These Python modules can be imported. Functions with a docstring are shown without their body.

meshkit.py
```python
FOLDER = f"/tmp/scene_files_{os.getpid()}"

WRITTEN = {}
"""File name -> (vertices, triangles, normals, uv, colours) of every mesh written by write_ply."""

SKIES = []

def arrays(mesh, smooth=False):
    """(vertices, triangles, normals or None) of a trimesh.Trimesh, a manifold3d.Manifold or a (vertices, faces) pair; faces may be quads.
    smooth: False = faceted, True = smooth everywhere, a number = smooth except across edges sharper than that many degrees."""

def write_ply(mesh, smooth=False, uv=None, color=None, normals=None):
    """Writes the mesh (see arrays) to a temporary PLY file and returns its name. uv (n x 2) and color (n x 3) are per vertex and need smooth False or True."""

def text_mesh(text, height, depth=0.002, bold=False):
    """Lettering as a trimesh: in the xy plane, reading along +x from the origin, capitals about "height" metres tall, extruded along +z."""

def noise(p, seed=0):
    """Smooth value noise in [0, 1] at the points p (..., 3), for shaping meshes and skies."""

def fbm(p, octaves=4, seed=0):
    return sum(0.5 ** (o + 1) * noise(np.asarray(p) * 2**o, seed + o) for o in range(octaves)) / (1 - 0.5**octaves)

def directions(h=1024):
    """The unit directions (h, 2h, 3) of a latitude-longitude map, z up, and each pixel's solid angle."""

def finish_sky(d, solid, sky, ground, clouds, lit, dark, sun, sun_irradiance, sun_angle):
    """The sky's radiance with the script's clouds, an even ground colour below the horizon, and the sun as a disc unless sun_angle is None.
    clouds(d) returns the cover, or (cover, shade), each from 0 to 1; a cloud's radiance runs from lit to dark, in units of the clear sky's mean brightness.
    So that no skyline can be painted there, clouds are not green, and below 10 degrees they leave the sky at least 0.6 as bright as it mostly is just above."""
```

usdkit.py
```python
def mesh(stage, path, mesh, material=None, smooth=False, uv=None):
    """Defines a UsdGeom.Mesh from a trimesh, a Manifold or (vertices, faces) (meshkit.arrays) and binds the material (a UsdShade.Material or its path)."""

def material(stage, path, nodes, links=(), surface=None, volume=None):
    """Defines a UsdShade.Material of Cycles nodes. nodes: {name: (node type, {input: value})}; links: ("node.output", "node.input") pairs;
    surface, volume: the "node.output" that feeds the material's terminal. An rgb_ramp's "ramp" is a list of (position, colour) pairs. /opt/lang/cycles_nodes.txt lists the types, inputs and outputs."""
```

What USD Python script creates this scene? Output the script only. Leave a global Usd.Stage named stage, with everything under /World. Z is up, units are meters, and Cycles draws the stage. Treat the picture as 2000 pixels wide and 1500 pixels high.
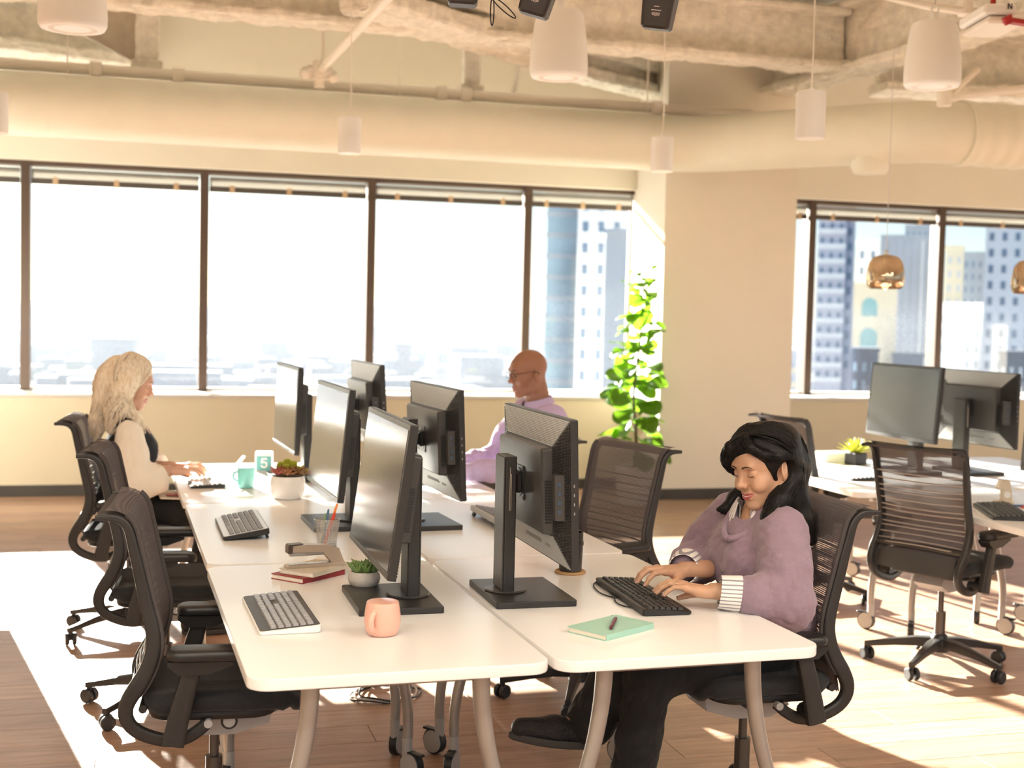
import math
import numpy as np
import trimesh
import usdkit
import meshkit
from pxr import Gf, Sdf, Usd, UsdGeom, UsdLux, UsdShade

PI = math.pi
stage = Usd.Stage.CreateInMemory()
UsdGeom.SetStageUpAxis(stage, "Z")
UsdGeom.SetStageMetersPerUnit(stage, 1.0)
UsdGeom.Xform.Define(stage, "/World")
stage.SetDefaultPrim(stage.GetPrimAtPath("/World"))
UsdGeom.Scope.Define(stage, "/World/Looks")
A = np.array

# ------------------------------------------------------------------ camera
CAM_RIGHT = A([0.96338612, -0.26717115, 0.02251116])
CAM_UP = A([-0.00771646, 0.05629671, 0.99838426])
CAM_FWD = A([0.26800678, 0.96200325, -0.05217386])
cam = UsdGeom.Camera.Define(stage, "/World/camera")
m4 = np.eye(4)
m4[0, :3], m4[1, :3], m4[2, :3], m4[3, :3] = CAM_RIGHT, CAM_UP, -CAM_FWD, (0, 0, 1.582)
cam.AddTransformOp().Set(Gf.Matrix4d(*m4.ravel().tolist()))
cam.CreateHorizontalApertureAttr(36.0)
cam.CreateVerticalApertureAttr(27.0)
cam.CreateFocalLengthAttr(2550.5 / 2000 * 36)
cam.CreateFStopAttr(3.2)
cam.CreateFocusDistanceAttr(3.95)
cam.CreateClippingRangeAttr(Gf.Vec2f(0.05, 20000.0))
EXPOSURE = 0.36
cam.CreateExposureAttr(EXPOSURE)

# ------------------------------------------------------------------ sky and sun
SUN_DIR = A([-0.199, 0.9317, 0.305])          # towards the sun: low, a little left of the window normal
SUN_DIR = SUN_DIR / np.linalg.norm(SUN_DIR)
SUN_INTENSITY = 12.5
SKY_STRENGTH = 0.075
FILL_LAMP = 72.0                                     # lamps added behind the viewpoint for indoor fill
SUN_EL = math.asin(SUN_DIR[2])
usdkit.material(stage, "/World/Looks/sky",
    {"tc": ("texture_coordinate", {}),
     "sky": ("sky_texture", {"sky_type": "multiple_scattering", "sun_disc": False, "sun_elevation": SUN_EL,
                              "sun_rotation": math.atan2(SUN_DIR[0], SUN_DIR[1]), "altitude": 60.0, "air_density": 1.0,
                              "aerosol_density": 1.4, "ozone_density": 1.2}),
     "bg": ("background_shader", {"strength": SKY_STRENGTH})},
    [("sky.color", "bg.color")], surface="bg.background")
dome = UsdLux.DomeLight.Define(stage, "/World/sky")
UsdShade.MaterialBindingAPI.Apply(dome.GetPrim()).Bind(UsdShade.Material.Get(stage, "/World/Looks/sky"))
sun = UsdLux.DistantLight.Define(stage, "/World/sun")
zax = SUN_DIR
xax = np.cross([0, 0, 1.0], zax); xax /= np.linalg.norm(xax)
yax = np.cross(zax, xax)
ms = np.eye(4); ms[0, :3], ms[1, :3], ms[2, :3] = xax, yax, zax
sun.AddTransformOp().Set(Gf.Matrix4d(*ms.ravel().tolist()))
sun.CreateAngleAttr(0.6)
sun.CreateNormalizeAttr(True)
sun.CreateIntensityAttr(SUN_INTENSITY)
sun.CreateColorAttr(Gf.Vec3f(1.0, 0.92, 0.81))

# ------------------------------------------------------------------ helpers: prims
used = {}
def path_for(name, parent):
    base = (parent or "/World") + "/" + name
    k = used.get(base, 0)
    used[base] = k + 1
    return base if k == 0 else f"{base}_{k:03d}"

def note(prim, label=None, category=None, group=None, kind=None):
    for k, v in (("label", label), ("category", category), ("group", group), ("kind", kind)):
        if v:
            prim.SetCustomDataByKey(k, v)

def obj(name, mesh, mat, parent=None, label=None, category=None, group=None, kind=None, smooth=35):
    p = path_for(name, parent)
    if isinstance(mesh, (list, tuple)) and len(mesh) and isinstance(mesh[0], trimesh.Trimesh):
        mesh = cat(mesh)
    m = usdkit.mesh(stage, p, mesh, "/World/Looks/" + mat, smooth=smooth)
    if parent is None and kind is None and label is None:
        kind = "structure"
    note(m.GetPrim(), label, category, group, kind)
    return p

def thing(name, label=None, category=None, loc=(0, 0, 0), rotz=0.0, group=None, kind=None, parent=None, mat4=None):
    p = path_for(name, parent)
    x = UsdGeom.Xform.Define(stage, p)
    if mat4 is not None:
        x.AddTransformOp().Set(Gf.Matrix4d(*np.asarray(mat4).T.ravel().tolist()))
    else:
        x.AddTranslateOp().Set(Gf.Vec3d(*map(float, loc)))
        x.AddRotateZOp().Set(float(rotz))
    note(x.GetPrim(), label, category, group, kind)
    return p

def dup(src, loc, rotz=0.0, label=None, group=None, name=None):
    sp = stage.GetPrimAtPath(src)
    cd = sp.GetCustomData()
    base = name or src.rsplit("/", 1)[1]
    if base[-4:-3] == "_" and base[-3:].isdigit():
        base = base[:-4]
    p = path_for(base, None)
    x = UsdGeom.Xform.Define(stage, p)
    x.GetPrim().GetReferences().AddInternalReference(src)
    x.ClearXformOpOrder()
    x.AddTranslateOp().Set(Gf.Vec3d(*map(float, loc)))
    x.AddRotateZOp().Set(float(rotz))
    x.GetPrim().SetInstanceable(True)
    note(x.GetPrim(), label or cd.get("label"), cd.get("category"), group or cd.get("group"))
    return p

# ------------------------------------------------------------------ helpers: shapes
def cat(ms):
    ms = [m for m in ms if m is not None and len(m.faces)]
    return trimesh.util.concatenate(ms)

def TM(v, f):
    f = np.asarray(f)
    if f.ndim == 2 and f.shape[1] == 4:
        f = np.vstack([f[:, [0, 1, 2]], f[:, [0, 2, 3]]])
    return trimesh.Trimesh(np.asarray(v, float), f, process=False)

_cb = {}
def box(c, s, b=0.0, R=None):
    """box of size s centred at c, edges chamfered by b"""
    s = np.asarray(s, float)
    if b <= 0:
        m = trimesh.creation.box(s)
    else:
        if "t" not in _cb:
            P = []
            for i in range(3):
                for sx in (-1, 1):
                    for sy in (-1, 1):
                        for sz in (-1, 1):
                            P.append(([sx, sy, sz], [0 if k == i else 1 for k in range(3)]))
            sg = A([q[0] for q in P], float); ins = A([q[1] for q in P], float)
            v = sg * (1 - ins * 0.3)
            h = trimesh.Trimesh(v, process=False).convex_hull
            # map hull vertices back to the template order
            idx = [int(np.argmin(np.linalg.norm(v - q, axis=1))) for q in h.vertices]
            _cb["t"] = (sg, ins, A(idx)[h.faces])
        sg, ins, f = _cb["t"]
        b = min(b, 0.45 * s.min())
        m = TM(sg * (s / 2 - ins * b), f)
    if R is not None:
        m.apply_transform(R)
    m.apply_translation(c)
    return m

def bx(x0, x1, y0, y1, z0, z1, b=0.0):
    return box(((x0 + x1) / 2, (y0 + y1) / 2, (z0 + z1) / 2), (abs(x1 - x0), abs(y1 - y0), abs(z1 - z0)), b)

def rot(axis, deg):
    return trimesh.transformations.rotation_matrix(math.radians(deg), axis)

def loft(rings, cap=True, closed=True):
    """rings: list of (n,3) loops"""
    rings = [np.asarray(r, float) for r in rings]
    n = len(rings[0]); V = np.vstack(rings); F = []
    i = np.arange(n if closed else n - 1); j = (i + 1) % n
    for k in range(len(rings) - 1):
        a, b = k * n, (k + 1) * n
        F.append(np.stack([a + i, a + j, b + j, b + i], 1))
    F = np.vstack(F)
    F = np.vstack([F[:, [0, 1, 2]], F[:, [0, 2, 3]]])
    if cap:
        c0, c1 = len(V), len(V) + 1
        V = np.vstack([V, rings[0].mean(0), rings[-1].mean(0)])
        L = (len(rings) - 1) * n
        F = np.vstack([F, np.stack([np.full(n, c0), j, i], 1), np.stack([np.full(n, c1), L + i, L + j], 1)])
    m = trimesh.Trimesh(V, F, process=False)
    if m.volume < 0:
        m.invert()
    return m

def tube(path, r, n=10, cap=True):
    p = np.asarray(path, float)
    r = np.broadcast_to(np.asarray(r, float), (len(p),))
    t = np.gradient(p, axis=0); t /= np.linalg.norm(t, axis=1, keepdims=True) + 1e-12
    a = np.cross(t[0], [0, 0, 1.0])
    if np.linalg.norm(a) < 0.1:
        a = np.cross(t[0], [1.0, 0, 0])
    a /= np.linalg.norm(a)
    th = np.arange(n) * 2 * PI / n
    rings = []
    for k in range(len(p)):
        a = a - t[k] * (a @ t[k]); a /= np.linalg.norm(a) + 1e-12
        b = np.cross(t[k], a)
        rings.append(p[k] + r[k] * (np.cos(th)[:, None] * a + np.sin(th)[:, None] * b))
    return loft(rings, cap)

def cyl(p0, p1, r, n=16, r1=None):
    return tube([p0, p1], [r, r if r1 is None else r1], n)

def spline(pts, n=40):
    from scipy.interpolate import CubicSpline
    p = np.asarray(pts, float)
    d = np.r_[0, np.cumsum(np.linalg.norm(np.diff(p, axis=0), axis=1) ** 0.7)]
    return CubicSpline(d, p)(np.linspace(0, d[-1], n))

def lathe(prof, n=32, c=(0, 0, 0)):
    """prof: list of (r,z)"""
    prof = np.asarray(prof, float)
    th = np.arange(n) * 2 * PI / n
    rings = [np.stack([max(r, 1e-5) * np.cos(th), max(r, 1e-5) * np.sin(th), np.full(n, z)], 1) for r, z in prof]
    m = loft(rings)
    m.apply_translation(c)
    return m

def rrect(w, h, r, n=6, cx=0, cy=0):
    P = []
    for sx, sy, a0 in ((1, 1, 0), (-1, 1, PI / 2), (-1, -1, PI), (1, -1, 1.5 * PI)):
        for k in range(n + 1):
            a = a0 + k * PI / 2 / n
            P.append((cx + sx * (w / 2 - r) + r * math.cos(a), cy + sy * (h / 2 - r) + r * math.sin(a)))
    return A(P)

def slab(w, h, z0, z1, r, b, cx=0, cy=0, n=6):
    """rounded rectangular slab with softened top and bottom edges"""
    rings = []
    for ins, z in ((b, z0), (b * .3, z0 + b * .3), (0, z0 + b), (0, z1 - b), (b * .3, z1 - b * .3), (b, z1)):
        q = rrect(w - 2 * ins, h - 2 * ins, max(r - ins, 1e-4), n, cx, cy)
        rings.append(np.c_[q, np.full(len(q), z)])
    return loft(rings)

def prism(poly, d0, d1, axis="y", b=0.0):
    """2-D convex-ish polygon extruded along an axis; poly in the other two coordinates (x,z for y; x,y for z; y,z for x)"""
    from shapely.geometry import Polygon
    pg = Polygon(poly)
    m = trimesh.creation.extrude_polygon(pg, d1 - d0, engine="earcut")
    v = m.vertices.copy(); v[:, 2] += d0
    if axis == "y":
        v = v[:, [0, 2, 1]]
    elif axis == "x":
        v = v[:, [2, 0, 1]]
    m = trimesh.Trimesh(v, m.faces, process=False)
    if m.volume < 0:
        m.invert()
    return m

def moved(m, T=None, t=None):
    m = m.copy()
    if T is not None:
        m.apply_transform(T)
    if t is not None:
        m.apply_translation(t)
    return m

def fine(m, L):
    v, f = trimesh.remesh.subdivide_to_size(m.vertices, m.faces, L)
    m = trimesh.Trimesh(v, f, process=False)
    m.merge_vertices()
    return m

def rough(m, amp, scale, seed=0, L=None):
    """displace along normals by noise: sprayed-on fireproofing"""
    if L:
        m = fine(m, L)
    v, f, n = meshkit.arrays(m, True)
    d = meshkit.fbm(v * scale, 3, seed) - 0.45
    return trimesh.Trimesh(v + n * d[:, None] * amp, f, process=False)

# ------------------------------------------------------------------ materials
def M(name, col, rough=0.5, metal=0.0, var=0.0, vscale=6.0, bump=0.0, bscale=40.0, coat=0.0, spec=0.5, stretch=None, sheen=0.0, sss=0.0, em=None, rand=0.0):
    """principled material with procedural colour variation (var) and relief (bump)"""
    nodes = {"p": ("principled_bsdf", {"base_color": col, "roughness": rough, "metallic": metal, "coat_weight": coat, "specular_ior_level": spec, "sheen_weight": sheen})}
    links = []
    nodes["tc"] = ("texture_coordinate", {})
    src = "tc.object"
    if stretch is not None:
        nodes["mp"] = ("mapping", {"scale": stretch})
        links.append(("tc.object", "mp.vector")); src = "mp.vector"
    if var > 0:
        nodes["n"] = ("noise_texture", {"scale": vscale, "detail": 4.0, "roughness": 0.6})
        lo = [c * (1 - var) for c in col]; hi = [min(1, c * (1 + var)) for c in col]
        nodes["r"] = ("rgb_ramp", {"ramp": [(0.3, lo), (0.7, hi)]})
        links += [(src, "n.vector"), ("n.fac", "r.fac"), ("r.color", "p.base_color")]
    if bump > 0:
        nodes["bn"] = ("noise_texture", {"scale": bscale, "detail": 3.0})
        nodes["b"] = ("bump", {"strength": bump, "distance": 0.01})
        links += [(src, "bn.vector"), ("bn.fac", "b.height"), ("b.normal", "p.normal")]
    if sss > 0:
        nodes["p"][1].update({"subsurface_weight": sss, "subsurface_scale": 0.01, "subsurface_radius": (1.0, 0.35, 0.2)})
    if em is not None:
        nodes["p"][1].update({"emission_color": em[0], "emission_strength": em[1]})
    usdkit.material(stage, "/World/Looks/" + name, nodes, links, surface="p.BSDF")

M("cream_wall", (0.82, 0.765, 0.655), 0.85, var=0.02, vscale=2)
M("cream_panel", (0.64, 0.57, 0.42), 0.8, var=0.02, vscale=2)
M("cream_ceiling", (0.84, 0.80, 0.70), 0.9, var=0.02)
M("sprayed_steel", (0.80, 0.75, 0.65), 0.95, var=0.16, vscale=11, bump=0.9, bscale=55)
M("sprayed_steel_dark", (0.48, 0.41, 0.32), 0.95, var=0.15, vscale=7, bump=0.9, bscale=45)
M("cream_duct", (0.83, 0.81, 0.69), 0.55, var=0.015)
M("cream_pipe", (0.85, 0.79, 0.69), 0.5, var=0.02)
M("base_rubber", (0.055, 0.050, 0.045), 0.55, var=0.1)
M("bronze_frame", (0.095, 0.062, 0.045), 0.42, 0.25, var=0.06)
M("flexor_lit", (0.30, 0.275, 0.26), 0.4, 0.3)  # light reflected by the rods is put into this paler colour
usdkit.material(stage, "/World/Looks/blind_slat",
    {"tc": ("texture_coordinate", {}), "n": ("noise_texture", {"scale": 4.0}), "r": ("rgb_ramp", {"ramp": [(0, (0.66, 0.64, 0.60)), (1, (0.72, 0.70, 0.66))]}), "p": ("principled_bsdf", {"roughness": 0.5}),
     "t": ("translucent_bsdf", {"color": (0.55, 0.53, 0.48)}), "m": ("mix_closure", {"fac": 0.35})},
    [("tc.object", "n.vector"), ("n.fac", "r.fac"), ("r.color", "p.base_color"), ("p.BSDF", "m.closure1"), ("t.BSDF", "m.closure2")], surface="m.closure")
M("shell_grey", (0.05, 0.05, 0.05), 0.35)
M("rail_dark", (0.085, 0.07, 0.06), 0.45, var=0.05)
M("clip_tan", (0.55, 0.40, 0.26), 0.5, var=0.05)
M("white_paint", (0.84, 0.82, 0.78), 0.45, var=0.01)
M("white_laminate", (0.86, 0.85, 0.83), 0.26, var=0.008, vscale=3)
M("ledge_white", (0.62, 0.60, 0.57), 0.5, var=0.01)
M("laminate_edge", (0.84, 0.78, 0.68), 0.4, var=0.02)
M("silver_leg", (0.40, 0.375, 0.345), 0.36, 0.7, var=0.03, bump=0.02)
M("caster_grey", (0.42, 0.40, 0.37), 0.5, 0.2, var=0.03)
M("caster_black", (0.016, 0.016, 0.017), 0.45, var=0.1)
M("black_plastic", (0.014, 0.013, 0.013), 0.42, var=0.12, vscale=20)
M("chair_black", (0.022, 0.020, 0.019), 0.45, var=0.1, vscale=15)
M("seat_fabric", (0.013, 0.013, 0.014), 0.9, var=0.2, vscale=60, bump=0.3, bscale=400, sheen=0.1)
M("chair_grey", (0.42, 0.41, 0.40), 0.45, 0.1, var=0.03)
M("dark_metal", (0.05, 0.048, 0.047), 0.38, 0.6, var=0.06)
M("gas_lift", (0.12, 0.11, 0.10), 0.3, 0.8, var=0.03)
M("pane_edge", (0.3, 0.34, 0.33), 0.2)
M("rim_light_white", (0.9, 0.88, 0.84), 0.4, em=((1.0, 0.93, 0.82), 5.0))

# window glass: clear for sunlight, with a faint reflection
usdkit.material(stage, "/World/Looks/window_glass",
    {"t": ("transparent_bsdf", {"color": (0.96, 0.98, 0.98)}), "g": ("glossy_bsdf", {"color": (1, 1, 1), "roughness": 0.02}),
     "f": ("fresnel", {"IOR": 1.25}), "m": ("mix_closure", {})},
    [("f.fac", "m.fac"), ("t.BSDF", "m.closure1"), ("g.BSDF", "m.closure2")], surface="m.closure")

# floor planks: a few tones, grain running along x
for i, c in enumerate([(0.36, 0.225, 0.15), (0.40, 0.255, 0.17), (0.33, 0.205, 0.14), (0.385, 0.245, 0.165), (0.35, 0.225, 0.155)]):
    usdkit.material(stage, f"/World/Looks/plank_{i}",
        {"g": ("geometry", {}), "mp": ("mapping", {"scale": (1.3, 16, 1), "location": (i * 3.7, i * 1.9, 0)}),
         "n": ("noise_texture", {"scale": 2.2, "detail": 6.0, "roughness": 0.65, "distortion": 0.6}),
         "r": ("rgb_ramp", {"ramp": [(0.25, [q * .62 for q in c]), (0.5, c), (0.75, [q * 1.25 for q in c])]}),
         "n2": ("noise_texture", {"scale": 9.0, "detail": 4.0}), "b": ("bump", {"strength": 0.12, "distance": 0.004}),
         "p": ("principled_bsdf", {"roughness": 0.42, "specular_ior_level": 0.4})},
        [("g.position", "mp.vector"), ("mp.vector", "n.vector"), ("n.fac", "r.fac"), ("r.color", "p.base_color"),
         ("mp.vector", "n2.vector"), ("n2.fac", "b.height"), ("b.normal", "p.normal")], surface="p.BSDF")
M("subfloor", (0.10, 0.07, 0.05), 0.9)

# chair-back mesh: woven fabric that lets some light through
usdkit.material(stage, "/World/Looks/mesh_fabric",
    {"tc": ("texture_coordinate", {}), "mp": ("mapping", {"scale": (1, 1, 1)}),
     "w1": ("wave_texture", {"wave_type": "bands", "bands_direction": "y", "scale": 55.0}),
     "w2": ("wave_texture", {"wave_type": "bands", "bands_direction": "z", "scale": 55.0}),
     "mul": ("math", {"math_type": "multiply"}), "gt": ("map_range", {"from_min": 0.18, "from_max": 0.5, "to_min": 1.0, "to_max": 0.55, "clamp": True}),
     "d": ("principled_bsdf", {"base_color": (0.122, 0.104, 0.106), "roughness": 0.85, "specular_ior_level": 0.2}),
     "t": ("transparent_bsdf", {"color": (1, 1, 1)}), "m": ("mix_closure", {})},
    [("tc.object", "w1.vector"), ("tc.object", "w2.vector"), ("w1.fac", "mul.value1"), ("w2.fac", "mul.value2"), ("mul.value", "gt.value"),
     ("gt.result", "m.fac"), ("t.BSDF", "m.closure1"), ("d.BSDF", "m.closure2")], surface="m.closure")
M("mesh_band", (0.085, 0.074, 0.072), 0.9, spec=.15, var=0.08, vscale=200, bump=0.4, bscale=500)

# ================================================================== ROOM
X0, X1, Y0, YW, ZC = -5.2, 11.0, -4.5, 11.81, 4.25     # left, right, rear, window plane, ceiling
LEDGE = 0.857; YL = 11.40; HEAD = 2.80
PW = 1.4737                                             # window bay
MX = [-1.0165 + PW * k for k in range(-3, 8)]           # mullion positions

# ---- floor: planks over a slab
floor = thing("floor", kind="structure")
obj("slab", bx(X0 - .3, X1 + .3, Y0 - .3, YW + .4, -0.25, -0.012), "subfloor", floor)
rng = np.random.default_rng(5)
planks = []
PWD, PLN = 0.200, 1.52
row = 0
yy = Y0
while yy < YL:
    off = (row * 0.53) % PLN
    xx = X0 - off
    while xx < X1:
        a, b = max(xx, X0), min(xx + PLN, X1)
        if b - a > 0.05:
            planks.append((a, b, yy, min(yy + PWD, YL + .02)))
        xx += PLN
    yy += PWD; row += 1
eye = A([0, 0, 1.582])
def seen(pk):
    c = A([(pk[0] + pk[1]) / 2, (pk[2] + pk[3]) / 2, 0]) - eye
    d = c @ CAM_FWD
    if d < 0.5: return -1
    x, y = 1000 + 2550 * (c @ CAM_RIGHT) / d, 750 - 2550 * (c @ CAM_UP) / d
    return 1 / d if -350 < x < 2350 and y < 1620 else -1
order = sorted(range(len(planks)), key=lambda i: -seen(planks[i]))
named = set(order[:250])
rest = []
for i, pk in enumerate(planks):
    m = box(((pk[0] + pk[1]) / 2, (pk[2] + pk[3]) / 2, -0.006), (pk[1] - pk[0] - .0016, pk[3] - pk[2] - .0016, 0.012), 0.0012)
    if i in named and seen(pk) > 0:
        obj("plank", m, f"plank_{int(rng.integers(0, 5))}", floor, smooth=False)
    else:
        rest.append(m)
obj("plank_field", cat(rest), "plank_1", floor, kind="stuff", smooth=False)

# ---- walls
ceil = obj("ceiling", bx(X0 - .3, X1 + .3, Y0 - .3, YW + .4, ZC, ZC + .25), "cream_ceiling")
wb = thing("wall_back", kind="structure")
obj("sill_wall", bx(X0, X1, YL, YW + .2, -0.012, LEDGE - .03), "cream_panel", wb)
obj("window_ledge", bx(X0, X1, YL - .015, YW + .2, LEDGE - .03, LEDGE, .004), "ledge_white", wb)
obj("head_wall", bx(X0, X1, YW - .10, YW + .3, HEAD, ZC), "cream_wall", wb)
obj("baseboard_back", bx(X0, X1, YL - .012, YL + .02, 0, 0.095, .004), "base_rubber")
# pillar, its side splayed a little
PX0, PX1, PY = 4.30, 5.56, 10.62
pil = thing("pillar", kind="structure")
obj("shaft", prism([(PX0, PY), (PX1, PY), (PX1 + .1, YW + .25), (4.497, YW + .25)], 0, ZC, "z"), "cream_wall", pil)
obj("skirting", prism([(PX0 - .012, PY - .012), (PX1 + .012, PY - .012), (PX1 + .11, YL), (4.497 - .09, YL)], 0, 0.095, "z"), "base_rubber", pil)

# side and rear walls: the rear and the right side have windows of the same kind out of view
obj("wall_left", bx(X0 - .25, X0, Y0, YW + .2, 0, ZC), "cream_wall")
def punched(name, axis, at0, at1, lo, hi, holes, z0, z1):
    w = thing(name, kind="structure")
    def P(a, b, c, d):
        return bx(a, b, at0, at1, c, d) if axis == "x" else bx(at0, at1, a, b, c, d)
    parts = [P(lo, hi, 0, z0), P(lo, hi, z1, ZC)]
    e = lo
    for (a, b) in holes:
        parts.append(P(e, a, z0, z1)); e = b
    parts.append(P(e, hi, z0, z1))
    obj("wall_panel", cat(parts), "cream_wall", w)
    return w
punched("wall_rear", "x", Y0 - .25, Y0, X0, X1, [(X0 + .6 + k * 3.1, X0 + .6 + k * 3.1 + 2.75) for k in range(5)], 0.85, 3.1)
punched("wall_right", "y", X1, X1 + .25, Y0, YW + .2, [(Y0 + .6 + k * 3.1, Y0 + .6 + k * 3.1 + 2.7) for k in range(5)], 0.85, 3.0)
for k in range(5):
    a = X0 + .6 + k * 3.1
    w = thing("window_rear", kind="structure")
    obj("pane", bx(a, a + 2.75, Y0 - .13, Y0 - .12, .85, 3.1), "window_glass", w)
    obj("frame", cat([bx(a, a + .05, Y0 - .17, Y0 - .08, .85, 3.1), bx(a + 2.70, a + 2.75, Y0 - .17, Y0 - .08, .85, 3.1), bx(a, a + 2.75, Y0 - .17, Y0 - .08, .85, .9), bx(a, a + 2.75, Y0 - .17, Y0 - .08, 3.05, 3.1)]), "bronze_frame", w)

# ---- windows of the back wall, one per bay
n_win = 0
for k in range(len(MX) - 1):
    a, b = MX[k], MX[k + 1]
    if a > PX0 and b < 6.0: continue
    lo, hi = a, b
    if k == 7 - 0: pass
    if a < 4.497 < b and a > 3: hi = 4.497
    if a < 5.66 < b: lo = 5.66
    n_win += 1
    w = thing(f"window_{n_win}", kind="structure")
    obj("pane", bx(lo, hi, YW + .095, YW + .103, LEDGE, HEAD), "window_glass", w)
    obj("mullion", bx(hi - .038, hi + .038, YW - .03, YW + .14, LEDGE, HEAD, .004) if hi == b else bx(hi - .04, hi + .01, YW + .06, YW + .14, LEDGE, HEAD, .004), "bronze_frame", w)
    if lo != a or k == 0:
        obj("jamb", bx(lo - .01, lo + .04, YW + .06, YW + .14, LEDGE, HEAD, .004), "bronze_frame", w)
    obj("sill_frame", bx(lo, hi, YW + .05, YW + .14, LEDGE, LEDGE + .028, .004), "white_paint", w)
    obj("head_frame", bx(lo, hi, YW - .02, YW + .14, HEAD - .035, HEAD + .01, .004), "bronze_frame", w)
    # raised blind: head channel, a short stack of slats, bottom rail with clips
    s0, s1 = lo + .045, hi - .045
    obj("blind_headrail", bx(s0, s1, YW + .01, YW + .05, HEAD - .052, HEAD - .036, .003), "blind_slat", w)
    for q in range(8):
        obj("slat", box(((s0 + s1) / 2, YW + .03, HEAD - .136 + q * .0105), (s1 - s0, .024, .0018), 0, rot([1, 0, 0], 28)), "blind_slat", w)
    obj("bottom_rail", bx(s0, s1, YW + .012, YW + .048, HEAD - .190, HEAD - .142, .004), "rail_dark", w)
    for q in (0.14, 0.5, 0.86):
        cx = s0 + (s1 - s0) * q
        obj("rail_clip", bx(cx - .022, cx + .022, YW + .005, YW + .05, HEAD - .194, HEAD - .128, .004), "clip_tan", w)
    for q in (0.14, 0.86):
        cx = s0 + (s1 - s0) * q
        obj("blind_cord", cyl((cx, YW + .03, HEAD - .15), (cx, YW + .03, HEAD - .04), .002, 6), "blind_slat", w)

# ---- round duct along the window wall, bending forward in front of the pillar
dz, DY, DY2 = 3.06, 10.34, 8.86
duct = thing("duct", "large cream round air duct running above the windows and past the front of the pillar", "duct")
R0 = 0.232
def ducttube(pts, r, n=36): return tube(pts, r, n)
obj("straight_run", ducttube([(X0 + .1, DY, dz), (4.22, DY, dz)], R0), "cream_duct", duct)
for k in range(15):
    x = -1.5 + k * .39
    obj("seam", ducttube([(x - .004, DY, dz), (x + .004, DY, dz)], R0 + .003), "cream_duct", duct)
elb = spline([(4.15, DY, dz), (4.30, DY - .01, dz), (4.48, DY - .10, dz), (4.75, DY - .40, dz), (5.35, DY - 1.10, dz), (5.58, DY - 1.34, dz), (5.74, DY - 1.45, dz), (5.92, DY2, dz), (6.05, DY2, dz)], 40)
obj("elbow", ducttube(elb, R0 + .002), "cream_duct", duct)
px = np.linspace(6.02, X1 - .1, 260)
rr = R0 + .010 + .006 * np.sin(np.arange(260) * 2 * PI / 8)
obj("ribbed_run", ducttube(np.stack([px, np.full(260, DY2), np.full(260, dz)], 1), rr), "cream_duct", duct)
obj("flange", ducttube([(5.98, DY2, dz), (6.03, DY2, dz)], R0 + .020), "cream_duct", duct)
obj("collar", lathe([(.02, 0), (.12, 0), (.15, .05), (.15, .14), (.02, .14)], 28, (5.42, 9.17, dz - R0 - .075)), "cream_duct", duct)
for k, x in enumerate((-.6, 1.9, 4.0)):
    obj("hanger_rod", cyl((x, DY, dz + R0 - .01), (x, DY, ZC - .01), .006, 8), "cream_pipe", duct)

# ---- conduit line above the duct
cl = thing("conduit_pipe", "long cream conduit line running just above the round duct", "pipe")
obj("pipe", tube([(X0, 10.40, 3.355), (4.98, 10.40, 3.355)], .042, 14), "cream_pipe", cl)
for x in (-.4, .2, 2.25, 2.45, 4.1):
    obj("strap", bx(x - .045, x + .045, 10.345, 10.455, 3.30, 3.41, .008), "cream_pipe", cl)

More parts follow.
